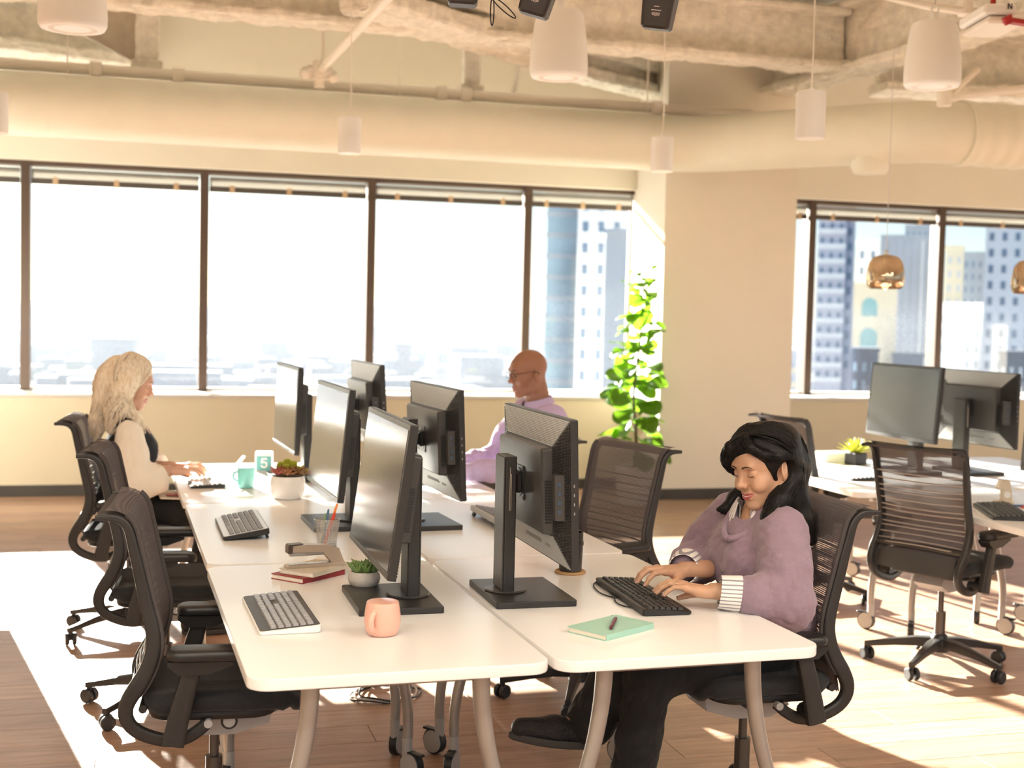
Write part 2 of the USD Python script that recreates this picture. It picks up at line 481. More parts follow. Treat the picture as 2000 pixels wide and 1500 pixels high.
# ---- steel beams with sprayed fireproofing
def ibeam(name, p0, p1, zb, label, w=.30, h=.48, tf=.055, tw=.07, seed=0):
    p0, p1 = A([*p0, 0.0]), A([*p1, 0.0])
    L = np.linalg.norm(p1 - p0); a = math.degrees(math.atan2(*(p1 - p0)[[1, 0]]))
    t = thing(name, label, "beam", (*((p0 + p1) / 2)[:2], zb), a)
    obj("bottom_flange", rough(rough(box((0, 0, tf / 2), (L, w, tf), .015), .055, 6, seed, .045), .030, 22, seed + 9), "sprayed_steel", t, smooth=True)
    obj("web", rough(rough(box((0, 0, h / 2), (L, tw, h), .01), .04, 6, seed + 3, .06), .025, 20, seed + 11), "sprayed_steel", t, smooth=True)
    obj("top_flange", rough(box((0, 0, h - tf / 2), (L, w, tf), .015), .03, 6, seed + 5, .12), "sprayed_steel", t, smooth=True)
    return t
ibeam("steel_beam", (-3.4, 9.20), (5.35, 9.55), 3.60, "rough sprayed steel beam running left to right above the desks", seed=1)
ibeam("steel_beam", (5.25, 11.6), (5.75, 5.2), 3.58, "rough sprayed steel girder running from the pillar towards the right of the ceiling", w=.34, h=.55, seed=2)
ibeam("steel_beam", (1.35, 8.75), (3.0, 10.1), 3.60, "sprayed diagonal beam ending in a blunt tip behind the ceiling speaker", w=.42, h=.3, tf=.12, seed=3)
ibeam("steel_beam", (2.95, 10.2), (5.1, 11.6), 3.57, "sprayed diagonal beam sloping down to the right behind the centre speaker", w=.26, h=.3, tf=.10, seed=4)
ibeam("steel_beam", (-3.2, 10.6), (-.1, 11.55), 3.58, "grey sprayed beam in the upper left corner above the duct", w=.32, h=.5, tf=.10, seed=5)
ibeam("steel_beam", (6.3, 10.6), (10.9, 9.9), 3.66, "dark rough sprayed beam at the upper right behind the red pipe", w=.4, h=.55, tf=.08, seed=6)
hg = thing("steel_hanger", "cream steel hanger post between beam and conduit at the upper left", "bracket", (-.03, 10.6, 3.36))
obj("post", rough(bx(-.09, .09, -.06, .06, 0, .885, .01), .02, 9, 2, .06), "sprayed_steel", hg)
obj("foot", bx(-.12, .12, -.09, .09, 0, .12, .01), "sprayed_steel", hg)
obj("gusset", rough(prism([(-.5, .3), (-.08, .1), (-.08, .6), (-.42, .62)], -.03, .03, "y"), .02, 9, 8, .06), "sprayed_steel_dark", hg)
hg = thing("steel_hanger", "cream steel hanger strut below the middle of the long beam", "bracket", (2.53, 10.55, 3.36))
obj("post", rough(bx(-.07, .07, -.05, .05, 0, .885, .01), .03, 9, 4, .05), "sprayed_steel", hg)
obj("foot", bx(-.1, .1, -.08, .08, 0, .1, .01), "sprayed_steel", hg)
obj("strut", cyl((.35, 0, 0.0), (.50, 0, .7), .025, 10), "cream_pipe", hg)

# ---- sprinkler pipe with its end fitting
sp = thing("sprinkler_pipe", "thin cream sprinkler pipe with a knobbly end fitting hanging left of centre", "pipe")
obj("pipe", tube([(1.23, 10.06, 3.40), (1.36, 6.2, 3.40)], .030, 12), "cream_pipe", sp)
obj("fitting", cat([cyl((1.23, 10.02, 3.34), (1.23, 10.02, 3.47), .055, 12), cyl((1.14, 10.06, 3.40), (1.32, 10.06, 3.40), .045, 12), trimesh.creation.icosphere(2, .05).apply_translation((1.13, 10.06, 3.38)), trimesh.creation.icosphere(2, .05).apply_translation((1.33, 10.06, 3.37)), cyl((1.23, 10.06, 3.28), (1.23, 10.06, 3.36), .04, 12)]), "cream_pipe", sp)
obj("hanger_rod", cyl((1.235, 9.9, 3.42), (1.235, 9.9, ZC), .012, 8), "cream_pipe", sp)

# ---- unseen board added left of the view to cast the lower-left floor shadow
wbd = thing("added_shadow_board", "unseen board on a wheeled stand added beside the left windows to cast a floor shadow", "whiteboard")
obj("board", bx(-3.3, -1.25, 9.58, 9.61, .98, 2.25, .006), "white_paint", wbd)
obj("stand", cat([bx(-3.02, -2.98, 9.61, 9.66, .06, 2.20), bx(-1.82, -1.78, 9.61, 9.66, .06, 2.20), bx(-3.3, -1.25, 9.58, 9.61, .94, .98), bx(-3.03, -2.97, 9.33, 9.93, .06, .1), bx(-1.83, -1.77, 9.33, 9.93, .06, .1)]), "silver_leg", wbd)
for x in (-3.0, -1.80):
    for y in (9.35, 9.91):
        obj("caster", lathe([(.005, -.012), (.03, -.012), (.03, .012), (.005, .012)], 14).apply_transform(rot([1, 0, 0], 90)).apply_translation((x, y, .031)), "caster_black", wbd)

# ================================================================== DESKS
TZ = 0.73
def desk_leg(cx, cy, sx, sy, inb=.075, yin=.10, lever=True):
    """S-curved tapering leg with a braked caster; sx, sy point outward to the desk's corner"""
    X, Y = cx - sx * inb, cy - sy * yin
    P = spline([(X - sx * .085, Y, .702), (X - sx * .080, Y, .60), (X - sx * .055, Y, .46), (X - sx * .018, Y, .33), (X, Y, .22), (X, Y, .125)], 22)
    leg = tube(P, np.linspace(.0235, .0170, 22), 14)
    socket = cat([tube([(X, Y, .13), (X, Y, .055)], .0175, 14), cyl((X, Y, .136), (X, Y, .128), .0185, 14)])
    d = A([0.55 * sx, -.83 * sy, 0.0]); d /= np.linalg.norm(d)
    s = np.cross(d, [0, 0, 1.0])
    c = A([X, Y, .046]) + d * .022
    cover = cat([cyl(c - s * .017, c + s * .017, .040, 22), cyl(A([X, Y, .06]), c, .016, 10)])
    tyre = cyl(c - s * .0125, c + s * .0125, .046, 26)
    lev = None
    if lever:
        q = c + d * .03 + A([0, 0, .040])
        lev = cat([box((0, 0, 0), (.042, .026, .009), .003)])
        T = np.eye(4); T[:3, 0], T[:3, 1], T[:3, 2], T[:3, 3] = d, s, (0, 0, 1), q
        lev.apply_transform(T)
    return leg, socket, cover, tyre, lev

def desk(x0, x1, y0, y1, label, group=None, rz=0.0, inb=.075):
    cx, cy, w, h = (x0 + x1) / 2, (y0 + y1) / 2, x1 - x0, y1 - y0
    t = thing("desk", label, "desk", (cx, cy, 0), rz, group)
    obj("tabletop", slab(w - .004, h - .004, TZ - .030, TZ, .055, .004), "white_laminate", t, smooth=40)
    obj("apron", cat([bx(-w / 2 + .16, w / 2 - .16, sy * (h / 2 - .13) - .02, sy * (h / 2 - .13) + .02, TZ - .065, TZ - .031, .004) for sy in (-1, 1)] + [bx(-.02, .02, -h / 2 + .13, h / 2 - .13, TZ - .06, TZ - .032, .004)]), "silver_leg", t)
    for sx in (-1, 1):
        for sy in (-1, 1):
            leg, so, co, ty, lev = desk_leg(sx * w / 2, sy * h / 2, sx, sy, inb)
            l = obj("leg", leg, "silver_leg", t)
            obj("caster_socket", so, "caster_grey", l)
            obj("caster_cover", co, "caster_grey", l)
            obj("tyre", ty, "caster_black", l)
            obj("brake_lever", lev, "caster_black", l)
    return t
RZ = 1.55
GD = None
desk(.205, .952, 3.022, 4.412, "white rolling desk with pink mug, grey planter and stapler, nearest on the left side", rz=RZ)
desk(.962, 1.705, 3.040, 4.412, "white rolling desk at which the woman in lilac sweatshirt types", rz=RZ)
desk(.172, .915, 4.424, 5.850, "white rolling desk in the middle of the left side, under the mesh pen cup", rz=RZ)
desk(.925, 1.668, 4.424, 5.850, "white rolling desk in the middle of the right side, before the empty turned chair", rz=RZ)
desk(.128, .872, 5.862, 7.360, "white rolling desk under the teal mug where the blonde woman works", rz=RZ)
desk(.882, 1.625, 5.862, 7.360, "white rolling desk at which the bald man sits", rz=RZ)
desk(3.555, 4.415, 4.30, 5.84, "white rolling desk at far right, under the tape dispenser", inb=.165)
desk(4.425, 5.39, 4.30, 5.84, "white rolling desk at the right edge of the picture beyond the tape dispenser desk", inb=.14)
desk(3.45, 4.415, 5.85, 7.36, "white rolling desk with the lime green plant in a black pot", inb=.165)
desk(4.425, 5.39, 5.85, 7.36, "white rolling desk behind the lime green plant, under the rear right monitor", inb=.14)

# ================================================================== CHAIRS
def cp(cx, cy):                                         # side profile, measured in one view of the chair
    return ((cx - 1125) / 1959.0, 1.015 - (cy - 155) / 1959.0)
PROF = [(505, 168), (560, 166), (625, 176), (668, 215), (692, 290), (722, 420), (752, 560), (782, 690), (806, 800), (808, 890), (782, 985), (738, 1070), (694, 1140), (668, 1205), (672, 1270), (712, 1328), (786, 1372), (876, 1400), (960, 1400), (1036, 1366), (1096, 1316)]
PROF = A([cp(*q) for q in PROF])
pf = spline(np.c_[PROF[:, 0], np.zeros(len(PROF)), PROF[:, 1]], 90)[:, [0, 2]]
def sweep_xz(P, wid, lat, y0, lean=None):
    """rounded-rectangle section swept along a profile in the x-z plane at lateral position y0"""
    P = np.asarray(P); t = np.gradient(P, axis=0); t /= np.linalg.norm(t, axis=1, keepdims=True)
    nrm = np.c_[-t[:, 1], t[:, 0]]
    sec = rrect(1, 1, .28, 3)
    rings = []
    for k in range(len(P)):
        q = np.zeros((len(sec), 3))
        q[:, 0] = P[k, 0] + nrm[k, 0] * sec[:, 0] * wid[k]
        q[:, 2] = P[k, 1] + nrm[k, 1] * sec[:, 0] * wid[k]
        q[:, 1] = (y0[k] if np.ndim(y0) else y0) + sec[:, 1] * lat[k]
        rings.append(q)
    return loft(rings)
NP_ = len(pf)
u = np.linspace(0, 1, NP_)
widf = np.interp(u, [0, .08, .2, .45, .6, .75, 1], [.014, .022, .030, .040, .046, .036, .034])
latf = np.interp(u, [0, .1, .5, 1], [.018, .022, .028, .030])
yoff = np.interp(u, [0, .1, .35, .6, 1], [.235, .235, .225, .232, .20])
kend = int(NP_ * .615)

def back_sheet(off, k0, k1, n=18, bow=.018):
    P = pf[k0:k1]; t = np.gradient(P, axis=0); t /= np.linalg.norm(t, axis=1, keepdims=True)
    nrm = np.c_[-t[:, 1], t[:, 0]]                       # points to the front (towards +x on the upright)
    s = np.linspace(-1, 1, n); V = []
    for k in range(len(P)):
        w = yoff[k0 + k] + .006
        fx = np.clip((k0 + k) / 12, 0, 1)
        o = off - bow * (1 - s ** 2) * fx
        V.append(np.c_[P[k, 0] + nrm[k, 0] * o, s * w, P[k, 1] + nrm[k, 1] * o])
    V = np.vstack(V); F = []
    for k in range(len(P) - 1):
        for j in range(n - 1):
            a = k * n + j
            F.append([a, a + 1, a + n + 1, a + n])
    return TM(V, F)
nsgn = np.gradient(pf, axis=0)[30]; nsgn = -nsgn[1]       # sign of the front normal on the upright
FS = 1.0 if nsgn > 0 else -1.0

def wheel_pair(x, y, heading):
    d = A([math.cos(heading), math.sin(heading), 0]); s = A([-d[1], d[0], 0]); c = A([x, y, .030])
    w = cat([lathe([(.004, -.010), (.024, -.010), (.029, -.006), (.029, .006), (.024, .010), (.004, .010)], 20).apply_transform(trimesh.geometry.align_vectors([0, 0, 1], s)).apply_translation(c + s * sg * .0165 ) for sg in (-1, 1)])
    stem = cat([cyl(c + A([0, 0, .004]) , c + A([0, 0, .04]) - d * .0, .009, 10), cyl(c - s * .02, c + s * .02, .008, 8), box(c + A([0, 0, .028]), (.02, .02, .02), .004)])
    return w, stem

def build_chair(label, loc, rz, base_rot=0.0, group=None, dz=0.0, wheel_seed=0):
    t = thing("office_chair", label, "chair", loc, rz, group)
    up = (0, 0, dz)
    for s in (-1, 1):
        fr = sweep_xz(pf, widf, latf, s * yoff)
        obj("back_upright", moved(fr, t=up), "chair_black", t)
    obj("mesh_back", moved(back_sheet(FS * .020, 3, kend), t=up), "mesh_fabric", t, smooth=True)
    for s in (-1, 1):
        k_ = np.arange(8, kend); tt_ = np.gradient(pf, axis=0)[k_]; tt_ /= np.linalg.norm(tt_, axis=1, keepdims=True)
        obj("mesh_piping", moved(tube(np.c_[pf[k_, 0] - tt_[:, 1] * FS * .021, s * (yoff[k_] - .002), pf[k_, 1] + tt_[:, 0] * FS * .021], .0085, 8), t=up), "mesh_band", t)
    hb = sweep_xz(pf[0:9], np.full(9, .009), np.full(9, .458), 0.0)
    obj("headband", moved(hb, t=up), "mesh_band", t)
    # flexors: thin springy rods across the back behind the mesh
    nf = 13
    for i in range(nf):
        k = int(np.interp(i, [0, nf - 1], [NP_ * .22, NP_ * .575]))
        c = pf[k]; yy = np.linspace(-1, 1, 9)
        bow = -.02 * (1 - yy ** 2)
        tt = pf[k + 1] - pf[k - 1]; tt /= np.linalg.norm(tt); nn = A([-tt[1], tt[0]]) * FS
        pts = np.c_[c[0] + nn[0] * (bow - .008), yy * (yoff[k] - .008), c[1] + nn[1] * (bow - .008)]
        obj("flexor", moved(tube(pts, .0032, 6), t=up), "flexor_lit", t)
    kb = int(NP_ * .60)
    cpt = pf[kb]
    lw = cat([tube(np.c_[np.full(9, cpt[0] + .012), np.linspace(-.22, .22, 9), np.full(9, cpt[1] + .03)], .014, 8), tube(np.c_[np.full(9, cpt[0] + .02), np.linspace(-.215, .215, 9), np.full(9, cpt[1] - .06)], .012, 8)])
    obj("lower_rail", moved(lw, t=up), "chair_black", t)
    gsh = []
    for yy in np.linspace(-1, 1, 9):
        gsh.append((cpt[0] - .035 + .02 * yy * yy, yy * .195, 0))
    gy = A(gsh); prof = [(-.0, -.080), (.004, -.055), (.010, -.025), (.018, .005)]
    V = A([[gy[j, 0] + px_, gy[j, 1], cpt[1] + pz_] for px_, pz_ in prof for j in range(9)] + [[gy[j, 0] + px_ + .006, gy[j, 1], cpt[1] + pz_] for px_, pz_ in prof for j in range(9)])
    F = []
    for L in (0, 36):
        for r_ in range(3):
            for j in range(8):
                a = L + r_ * 9 + j; F.append([a, a + 1, a + 10, a + 9])
    obj("lumbar_shell", moved(TM(V, F), t=up), "shell_grey", t, smooth=True)
    # seat
    sp_ = spline([(-.19, 0, .500), (-.12, 0, .512), (0, 0, .516), (.12, 0, .514), (.2, 0, .508), (.238, 0, .485), (.248, 0, .45)], 26)[:, [0, 2]]
    us = np.linspace(0, 1, 26)
    halfw = np.interp(us, [0, .1, .6, .85, 1], [.205, .235, .245, .235, .205])
    rings = []
    for k in range(26):
        tt = sp_[min(k + 1, 25)] - sp_[max(k - 1, 0)]; tt /= np.linalg.norm(tt); nn = A([-tt[1], tt[0]])
        th = np.interp(us[k], [0, .08, .85, 1], [.018, .030, .028, .014])
        sec = rrect(2 * halfw[k], 2 * th, th * .9, 4)
        crown = .012 * (1 - (sec[:, 0] / halfw[k]) ** 2) * (sec[:, 1] > 0)
        o = sec[:, 1] - th + crown
        rings.append(np.c_[sp_[k, 0] + nn[0] * o, sec[:, 0], sp_[k, 1] + nn[1] * o])
    obj("seat", moved(loft(rings), t=up), "seat_fabric", t, smooth=50)
    obj("seat_pan", moved(slab(.36, .40, .425, .458, .08, .012, cx=.0), t=up), "black_plastic", t)
    # mechanism
    mech = cat([prism([(-.10, .415), (.17, .425), (.16, .375), (.06, .345), (-.06, .345), (-.12, .38)], -.075, .075, "y"), bx(.02, .19, -.03, .03, .39, .43, .01)])
    obj("mechanism", moved(mech, t=up), "chair_grey", t)
    for s in (-1, 1):
        obj("pivot_bolt", moved(cyl((-.012, s * .20, .423), (-.012, s * .222, .423), .012, 14), t=up), "chair_grey", t)
        kn = obj("side_knob", moved(cyl((.045, s * .10, .415), (.045, s * .175, .415), .024, 18), t=up), "black_plastic", t)
        obj("knob_cap", moved(cyl((.045, s * .170, .415), (.045, s * .179, .415), .017, 18), t=up), "chair_grey", kn)
        obj("lever", moved(cat([box((.085, s * .15, .425), (.075, .022, .012), .004), cyl((.045, s * .09, .42), (.045, s * .15, .42), .008, 8)]), t=up), "black_plastic", t)
        # arms
        yA = s * .275
        post = cat([sweep_xz(A([(-.105, .385), (-.092, .45), (-.072, .53), (-.055, .59)]), [.062, .058, .054, .050], [.032, .032, .034, .034], yA), cyl((-.10, s * .20, .405), (-.10, yA, .405), .022, 12)])
        a = obj("arm_post", moved(post, t=up), "chair_black", t)
        br = prism([(-.09, .585), (-.015, .585), (.055, .610), (.055, .622), (-.12, .622), (-.12, .610)], yA - .028, yA + .028, "y")
        obj("arm_bracket", moved(br, t=up), "black_plastic", a)
        pr = [rrect(.25 - 2 * i_, .092 - 2 * i_, .038 - i_ * .6, 6) for i_ in (.012, .003, 0, .004, .012)]
        pz = (.622, .627, .640, .650, .655)
        pad = loft([np.c_[q[:, 0] + .0, q[:, 1] + yA, np.full(len(q), z) - .010 * np.clip((q[:, 0] - .06) / .07, 0, 1) ** 2] for q, z in zip(pr, pz)])
        obj("arm_pad", moved(pad, t=up), "black_plastic", a)
    # column and base
    obj("gas_column", cat([cyl((0, 0, .10), (0, 0, .26), .025, 18), cyl((0, 0, .25), (0, 0, .36 + dz), .014, 16)]), "gas_lift", t)
    hub = obj("base_hub", lathe([(.028, .065), (.045, .075), (.048, .12), (.034, .15), (.027, .155)], 20), "black_plastic", t)
    rg = np.random.default_rng(wheel_seed)
    for k in range(5):
        a = math.radians(base_rot) + k * 2 * PI / 5
        ca, sa = math.cos(a), math.sin(a)
        rings = []
        for r_, z_, w_, h_ in ((.03, .112, .050, .050), (.10, .112, .044, .044), (.20, .098, .036, .034), (.29, .080, .028, .026), (.335, .072, .024, .024)):
            sec = rrect(w_, h_, .006, 2)
            rings.append(np.c_[r_ * ca - sec[:, 0] * sa, r_ * sa + sec[:, 0] * ca, z_ + sec[:, 1]])
        leg = obj("base_arm", loft(rings), "chair_black", t)
        w, stem = wheel_pair(.322 * ca, .322 * sa, float(rg.uniform(0, PI)))
        obj("caster_wheels", w, "caster_black", leg)
        obj("caster_stem", stem, "black_plastic", leg)
    return t
build_chair("empty black mesh office chair at the near left corner of the desks", (.195, 3.905, 0), -4, 24, wheel_seed=1)
build_chair("empty black mesh office chair, second from the front on the left", (.075, 5.275, 0), -4, 16, dz=.018, wheel_seed=2)
build_chair("black mesh office chair in which the blonde woman sits", (-.085, 6.54, 0), -4, 5, dz=.03, wheel_seed=3)
build_chair("black mesh office chair in which the woman in lilac sits", (1.83, 3.74, 0), 180, 30, wheel_seed=4)
build_chair("empty grey mesh office chair turned towards the camera between woman and man", (1.74, 5.10, 0), 197, 47, dz=.03, wheel_seed=5)
build_chair("black mesh office chair seen from behind at the right-hand desks", (3.545, 5.235, 0), 24, -24, dz=.02, wheel_seed=6)
build_chair("black mesh office chair partly hidden behind the head of the woman in lilac", (3.70, 6.72, 0), 5, 15, dz=.03, wheel_seed=7)
build_chair("black mesh office chair in which the bald man sits", (1.86, 6.60, 0), 182, 15, dz=-.07, wheel_seed=8)

# ================================================================== MONITORS
M("monitor_black", (0.020, 0.018, 0.017), 0.38, var=0.06, vscale=30)
M("monitor_back", (0.050, 0.047, 0.045), 0.34, var=0.05, vscale=30, bump=0.03, bscale=300)
M("monitor_rib", (0.50, 0.50, 0.49), 0.36, 0.3, var=0.04)  # silver tone stands in for window light caught on the ribs
M("screen", (0.028, 0.029, 0.031), 0.14, spec=0.85, var=0.02)
M("port_blue", (0.05, 0.075, 0.12), 0.4)
M("sticker_grey", (0.30, 0.29, 0.28), 0.5)
M("stand_tan", (0.42, 0.36, 0.28), 0.5)
PWI, PHI = .70, .428
def monitor(label, base, pc, face, tilt=0.0, yaw=0.0, cz=1.08, group=None):
    """base: stand centre on the desk; pc: panel centre (x, y); face +1 looks to +x, -1 to -x"""
    rz = (0 if face > 0 else 180) + yaw
    t = thing("monitor", label, "monitor", (base[0], base[1], TZ), rz, group)
    bp = obj("base_plate", slab(.245, .345, 0, .020, .006, .003), "monitor_black", t)
    obj("swivel_disc", lathe([(.001, .019), (.062, .019), (.065, .0225), (.06, .026), (.001, .026)], 30, (-.05, 0, 0)), "monitor_back", bp)
    cxn = -.055
    col = obj("stand_column", slab(.036, .108, .02, .432, .005, .002, cx=cxn), "monitor_black", t)
    obj("column_back", bx(cxn - .0215, cxn - .0178, -.050, .050, .03, .428, .001), "monitor_back", col)
    obj("column_print", cat([bx(cxn - .004 + q * .004, cxn - .0025 + q * .004, -.0548, -.0541, .27, .40 - q * .02) for q in (0, 1)]), "stand_tan", col)
    a = math.radians(rz)
    d = A([pc[0] - base[0], pc[1] - base[1]])
    lx = d[0] * math.cos(a) + d[1] * math.sin(a); ly = -d[0] * math.sin(a) + d[1] * math.cos(a)
    ly = max(-.03, min(.03, ly))
    T = trimesh.transformations.translation_matrix((lx, ly, cz - TZ)) @ rot([0, 1, 0], -tilt)
    def P(m): return moved(m, T)
    W2, H2 = PWI / 2, PHI / 2
    zc = -.004
    body = loft([np.c_[np.full(len(q), xx), q] for xx, q in ((-.020, rrect(PWI, PHI, .005, 2)), (.0, rrect(PWI, PHI, .005, 2)), (.003, rrect(PWI - .004, PHI - .004, .004, 2)))])
    b = obj("bezel", P(body), "monitor_black", t)
    obj("screen", P(bx(.0015, .0042, -W2 + .016, W2 - .016, -H2 + .020, H2 - .016, .0005)), "screen", b)
    obj("chin_strip", P(bx(.0018, .0046, -W2 + .003, W2 - .003, -H2 + .002, -H2 + .017, .0005)), "monitor_back", b)
    # rear shell: shallow pyramid with ribs, then the deeper electronics box
    sh = loft([np.c_[np.full(len(q), xx), q] for xx, q in ((-.0195, rrect(PWI - .008, PHI - .008, .004, 2)), (-.040, rrect(PWI * .68, PHI * .60, .01, 2)))])
    rs = obj("rear_shell", P(sh), "monitor_back", t, smooth=20)
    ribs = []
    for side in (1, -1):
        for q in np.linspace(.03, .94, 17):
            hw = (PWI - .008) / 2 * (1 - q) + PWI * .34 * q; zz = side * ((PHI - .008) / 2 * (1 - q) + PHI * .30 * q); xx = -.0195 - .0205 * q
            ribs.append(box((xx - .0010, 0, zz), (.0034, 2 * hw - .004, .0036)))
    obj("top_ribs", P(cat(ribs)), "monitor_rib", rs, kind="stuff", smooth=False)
    grid = []
    for side in (1, -1):
        for q in np.linspace(.05, .93, 12):
            hh = (PHI - .008) / 2 * (1 - q) + PHI * .30 * q; yy = side * ((PWI - .008) / 2 * (1 - q) + PWI * .34 * q); xx = -.0195 - .0205 * q
            for z_ in np.arange(-hh + .006, hh - .004, .0085):
                grid.append(box((xx - .0008, yy, z_), (.003, .008, .0045)))
    obj("vent_grid", P(cat(grid)), "monitor_black", rs, kind="stuff", smooth=False)
    bxm = loft([np.c_[np.full(len(q), xx), q] for xx, q in ((-.036, rrect(.474, .256, .012, 3)), (-.066, rrect(.466, .250, .012, 3)), (-.071, rrect(.454, .240, .010, 3)))])
    eb = obj("electronics_box", P(bxm), "monitor_back", t, smooth=30)
    obj("side_vents", P(cat([box((-.052, s * .2355, z_), (.020, .004, .004)) for s in (-1, 1) for z_ in np.arange(-.09, .03, .0085)])), "caster_black", eb, kind="stuff", smooth=False)
    obj("mount_plate", P(cat([box((-.072, 0, 0), (.003, .105, .105), .0012), cyl((-.0715, 0, 0), (-.0745, 0, 0), .045, 28)])), "monitor_black", eb)
    for zz in (-.045, .045):
        for yy in (-.045, .045):
            obj("mount_screw", P(cyl((-.073, yy, zz), (-.0748, yy, zz), .004, 8)), "dark_metal", eb)
    obj("tilt_joint", P(cat([box((-.082, 0, 0), (.020, .075, .060), .005), cyl((-.093, -.030, 0), (-.093, .030, 0), .022, 16)])), "monitor_black", t)
    jx = lx - .093 * math.cos(math.radians(tilt)); jz = cz - TZ + .0
    obj("neck", cat([bx(min(cxn + .015, jx), max(cxn + .018, jx), -.028, .028, jz - .022, jz + .022, .004)]), "monitor_black", t)
    # port block on the edge
    pm = prism([(-.018, .238), (-.030, .238), (-.052, .278), (-.052, .304), (-.018, .316)], -.075, .055, "z")
    pm = trimesh.Trimesh(pm.vertices * A([1, -1, 1]), pm.faces[:, ::-1], process=False)
    pb = obj("port_block", P(pm), "monitor_back", t)
    for z_ in (-.050, -.024, .002, .028):
        obj("usb_port", P(bx(-.046, -.034, -.3095, -.300, z_ - .007, z_ + .007, .001)), "port_blue", pb)
    for z_ in (-.050, -.024, .002, .028):
        obj("edge_button", P(bx(-.012, -.009, -W2 - .0006, -W2 + .001, z_ - .004, z_ + .004)), "sticker_grey", b)
    obj("rear_label", P(cat([box((-.0325, -.02, -.165), (.004, .16, .012)), box((-.0325, -.17, -.167), (.004, .05, .010))])), "sticker_grey", rs)
    return t
monitor("wide black monitor nearest the camera, its screen facing the pink mug's side", (.695, 3.77), (.656, 3.80), -1, 7.5, 0, 1.070)
monitor("wide black monitor with ribbed back directly before the woman in lilac", (1.100, 3.79), (1.160, 3.80), 1, 2.0, 0, 1.082)
monitor("second monitor of the left row, screen facing the white planter", (.735, 5.19), (.692, 5.204), -1, 5.4, 2.6, 1.079)
monitor("middle monitor of the row whose ribbed backs are seen, behind the nearest one", (1.070, 5.16), (1.139, 5.18), 1, 2.6, 4.1, 1.082)
monitor("farthest monitor of the left row, before the blonde woman", (.72, 6.67), (.673, 6.689), -1, 2.1, 3.2, 1.095)
monitor("farthest ribbed-back monitor, before the bald man", (1.04, 6.69), (1.109, 6.708), 1, 3.5, 3.3, 1.112)
monitor("monitor with pale reflecting screen on the right-hand desks beside the lime green plant", (4.22, 6.62), (4.176, 6.618), -1, 4.4, .8, 1.139)
monitor("dark monitor seen from behind at the far right window", (4.60, 6.58), (4.664, 6.593), 1, 0, 2.6, 1.109)
monitor("monitor cut off by the right picture edge", (4.20, 5.14), (4.165, 5.16), -1, 4, 0, 1.09)

# ================================================================== CITY OUTSIDE
GZ = -55.0
M("city_ground", (0.22, 0.23, 0.24), 0.95, var=0.3, vscale=0.02)
M("city_mix", (0.30, 0.30, 0.32), 0.85, var=0.45, vscale=0.013)
M("city_white", (0.78, 0.78, 0.78), 0.8, var=0.05)
M("city_cream", (0.62, 0.55, 0.40), 0.8, var=0.06, vscale=.1)
M("city_grey", (0.42, 0.45, 0.48), 0.6, var=0.06, vscale=.1)
M("city_lilac", (0.50, 0.50, 0.58), 0.8, var=0.04)
M("city_slate", (0.06, 0.08, 0.12), 0.7, var=0.15, vscale=.1)
M("city_glass", (0.32, 0.43, 0.50), 0.3, 0.0, var=0.2, vscale=0.12)
M("city_window", (0.16, 0.23, 0.32), 0.2, var=0.15)
M("city_teal", (0.16, 0.34, 0.34), 0.3, var=0.1)
M("far_hill", (0.30, 0.34, 0.36), 1.0, var=0.2, vscale=.004)
M("bay_water", (0.30, 0.36, 0.42), 0.25, var=0.05, vscale=.01)
obj("city_ground", bx(-6000, 9000, 25, 12000, GZ - 1, GZ), "city_ground", kind="structure")
obj("bay", bx(-6000, 9000, 3300, 5200, GZ, GZ + .6), "bay_water", kind="structure")
rng = np.random.default_rng(11)
low = []
for i in range(1500):
    y = 140 + 3000 * rng.random() ** 1.5
    x = y * rng.uniform(-.16, .95) + rng.uniform(-30, 30)
    w, d = rng.uniform(8, 38), rng.uniform(8, 34)
    h = rng.uniform(5, 18) + (22 * rng.random() if rng.random() < .12 else 0)
    if y < 420 and x > .27 * y: h = min(h, 12)
    low.append(box((x, y, GZ + h / 2), (w, d, h), R=rot([0, 0, 1], rng.uniform(-12, 12))))
p = obj("distant_city", cat(low), "city_mix", label="hazy field of low pale buildings spreading below the left windows", category="city", kind="stuff", smooth=False)
tr = []
for i in range(500):
    y = 120 + 2000 * rng.random() ** 1.6
    x = y * rng.uniform(-.16, .95)
    tr.append(trimesh.creation.icosphere(1, rng.uniform(3, 7)).apply_scale((1.6, 1.4, 1)).apply_translation((x, y, GZ + 4)))
M("city_tree", (0.10, 0.15, 0.08), 0.9, var=0.3, vscale=.2)
obj("distant_trees", cat(tr), "city_tree", label="scattered small dark trees between the low far buildings", category="trees", kind="stuff", smooth=True)
def hill(name, y0, x0, x1, h, seed, label):
    n = 80; xs = np.linspace(x0, x1, n)
    prof = meshkit.fbm(np.stack([xs / 900.0, np.full(n, seed), np.zeros(n)], 1), 4, seed) * h * np.clip(np.sin(np.linspace(0, PI, n)) * 2.2, 0, 1)
    rings = [np.c_[xs, np.full(n, y0 + dy), GZ + prof * s] for dy, s in ((0, 0), (250, .6), (500, 1.0), (900, .6), (1300, 0))]
    V = np.vstack(rings); F = []
    for k in range(4):
        for j in range(n - 1):
            a = k * n + j; F.append([a, a + 1, a + n + 1, a + n])
    obj(name, TM(V, F), "far_hill", label=label, category="hill", smooth=True)
hill("far_hill", 5400, -1400, 1800, 175, 3, "pale hazy ridge on the horizon beyond the city, at the left")
hill("far_hill", 6500, 900, 4200, 150, 7, "pale hazy ridge on the horizon beyond the city, at the middle windows")

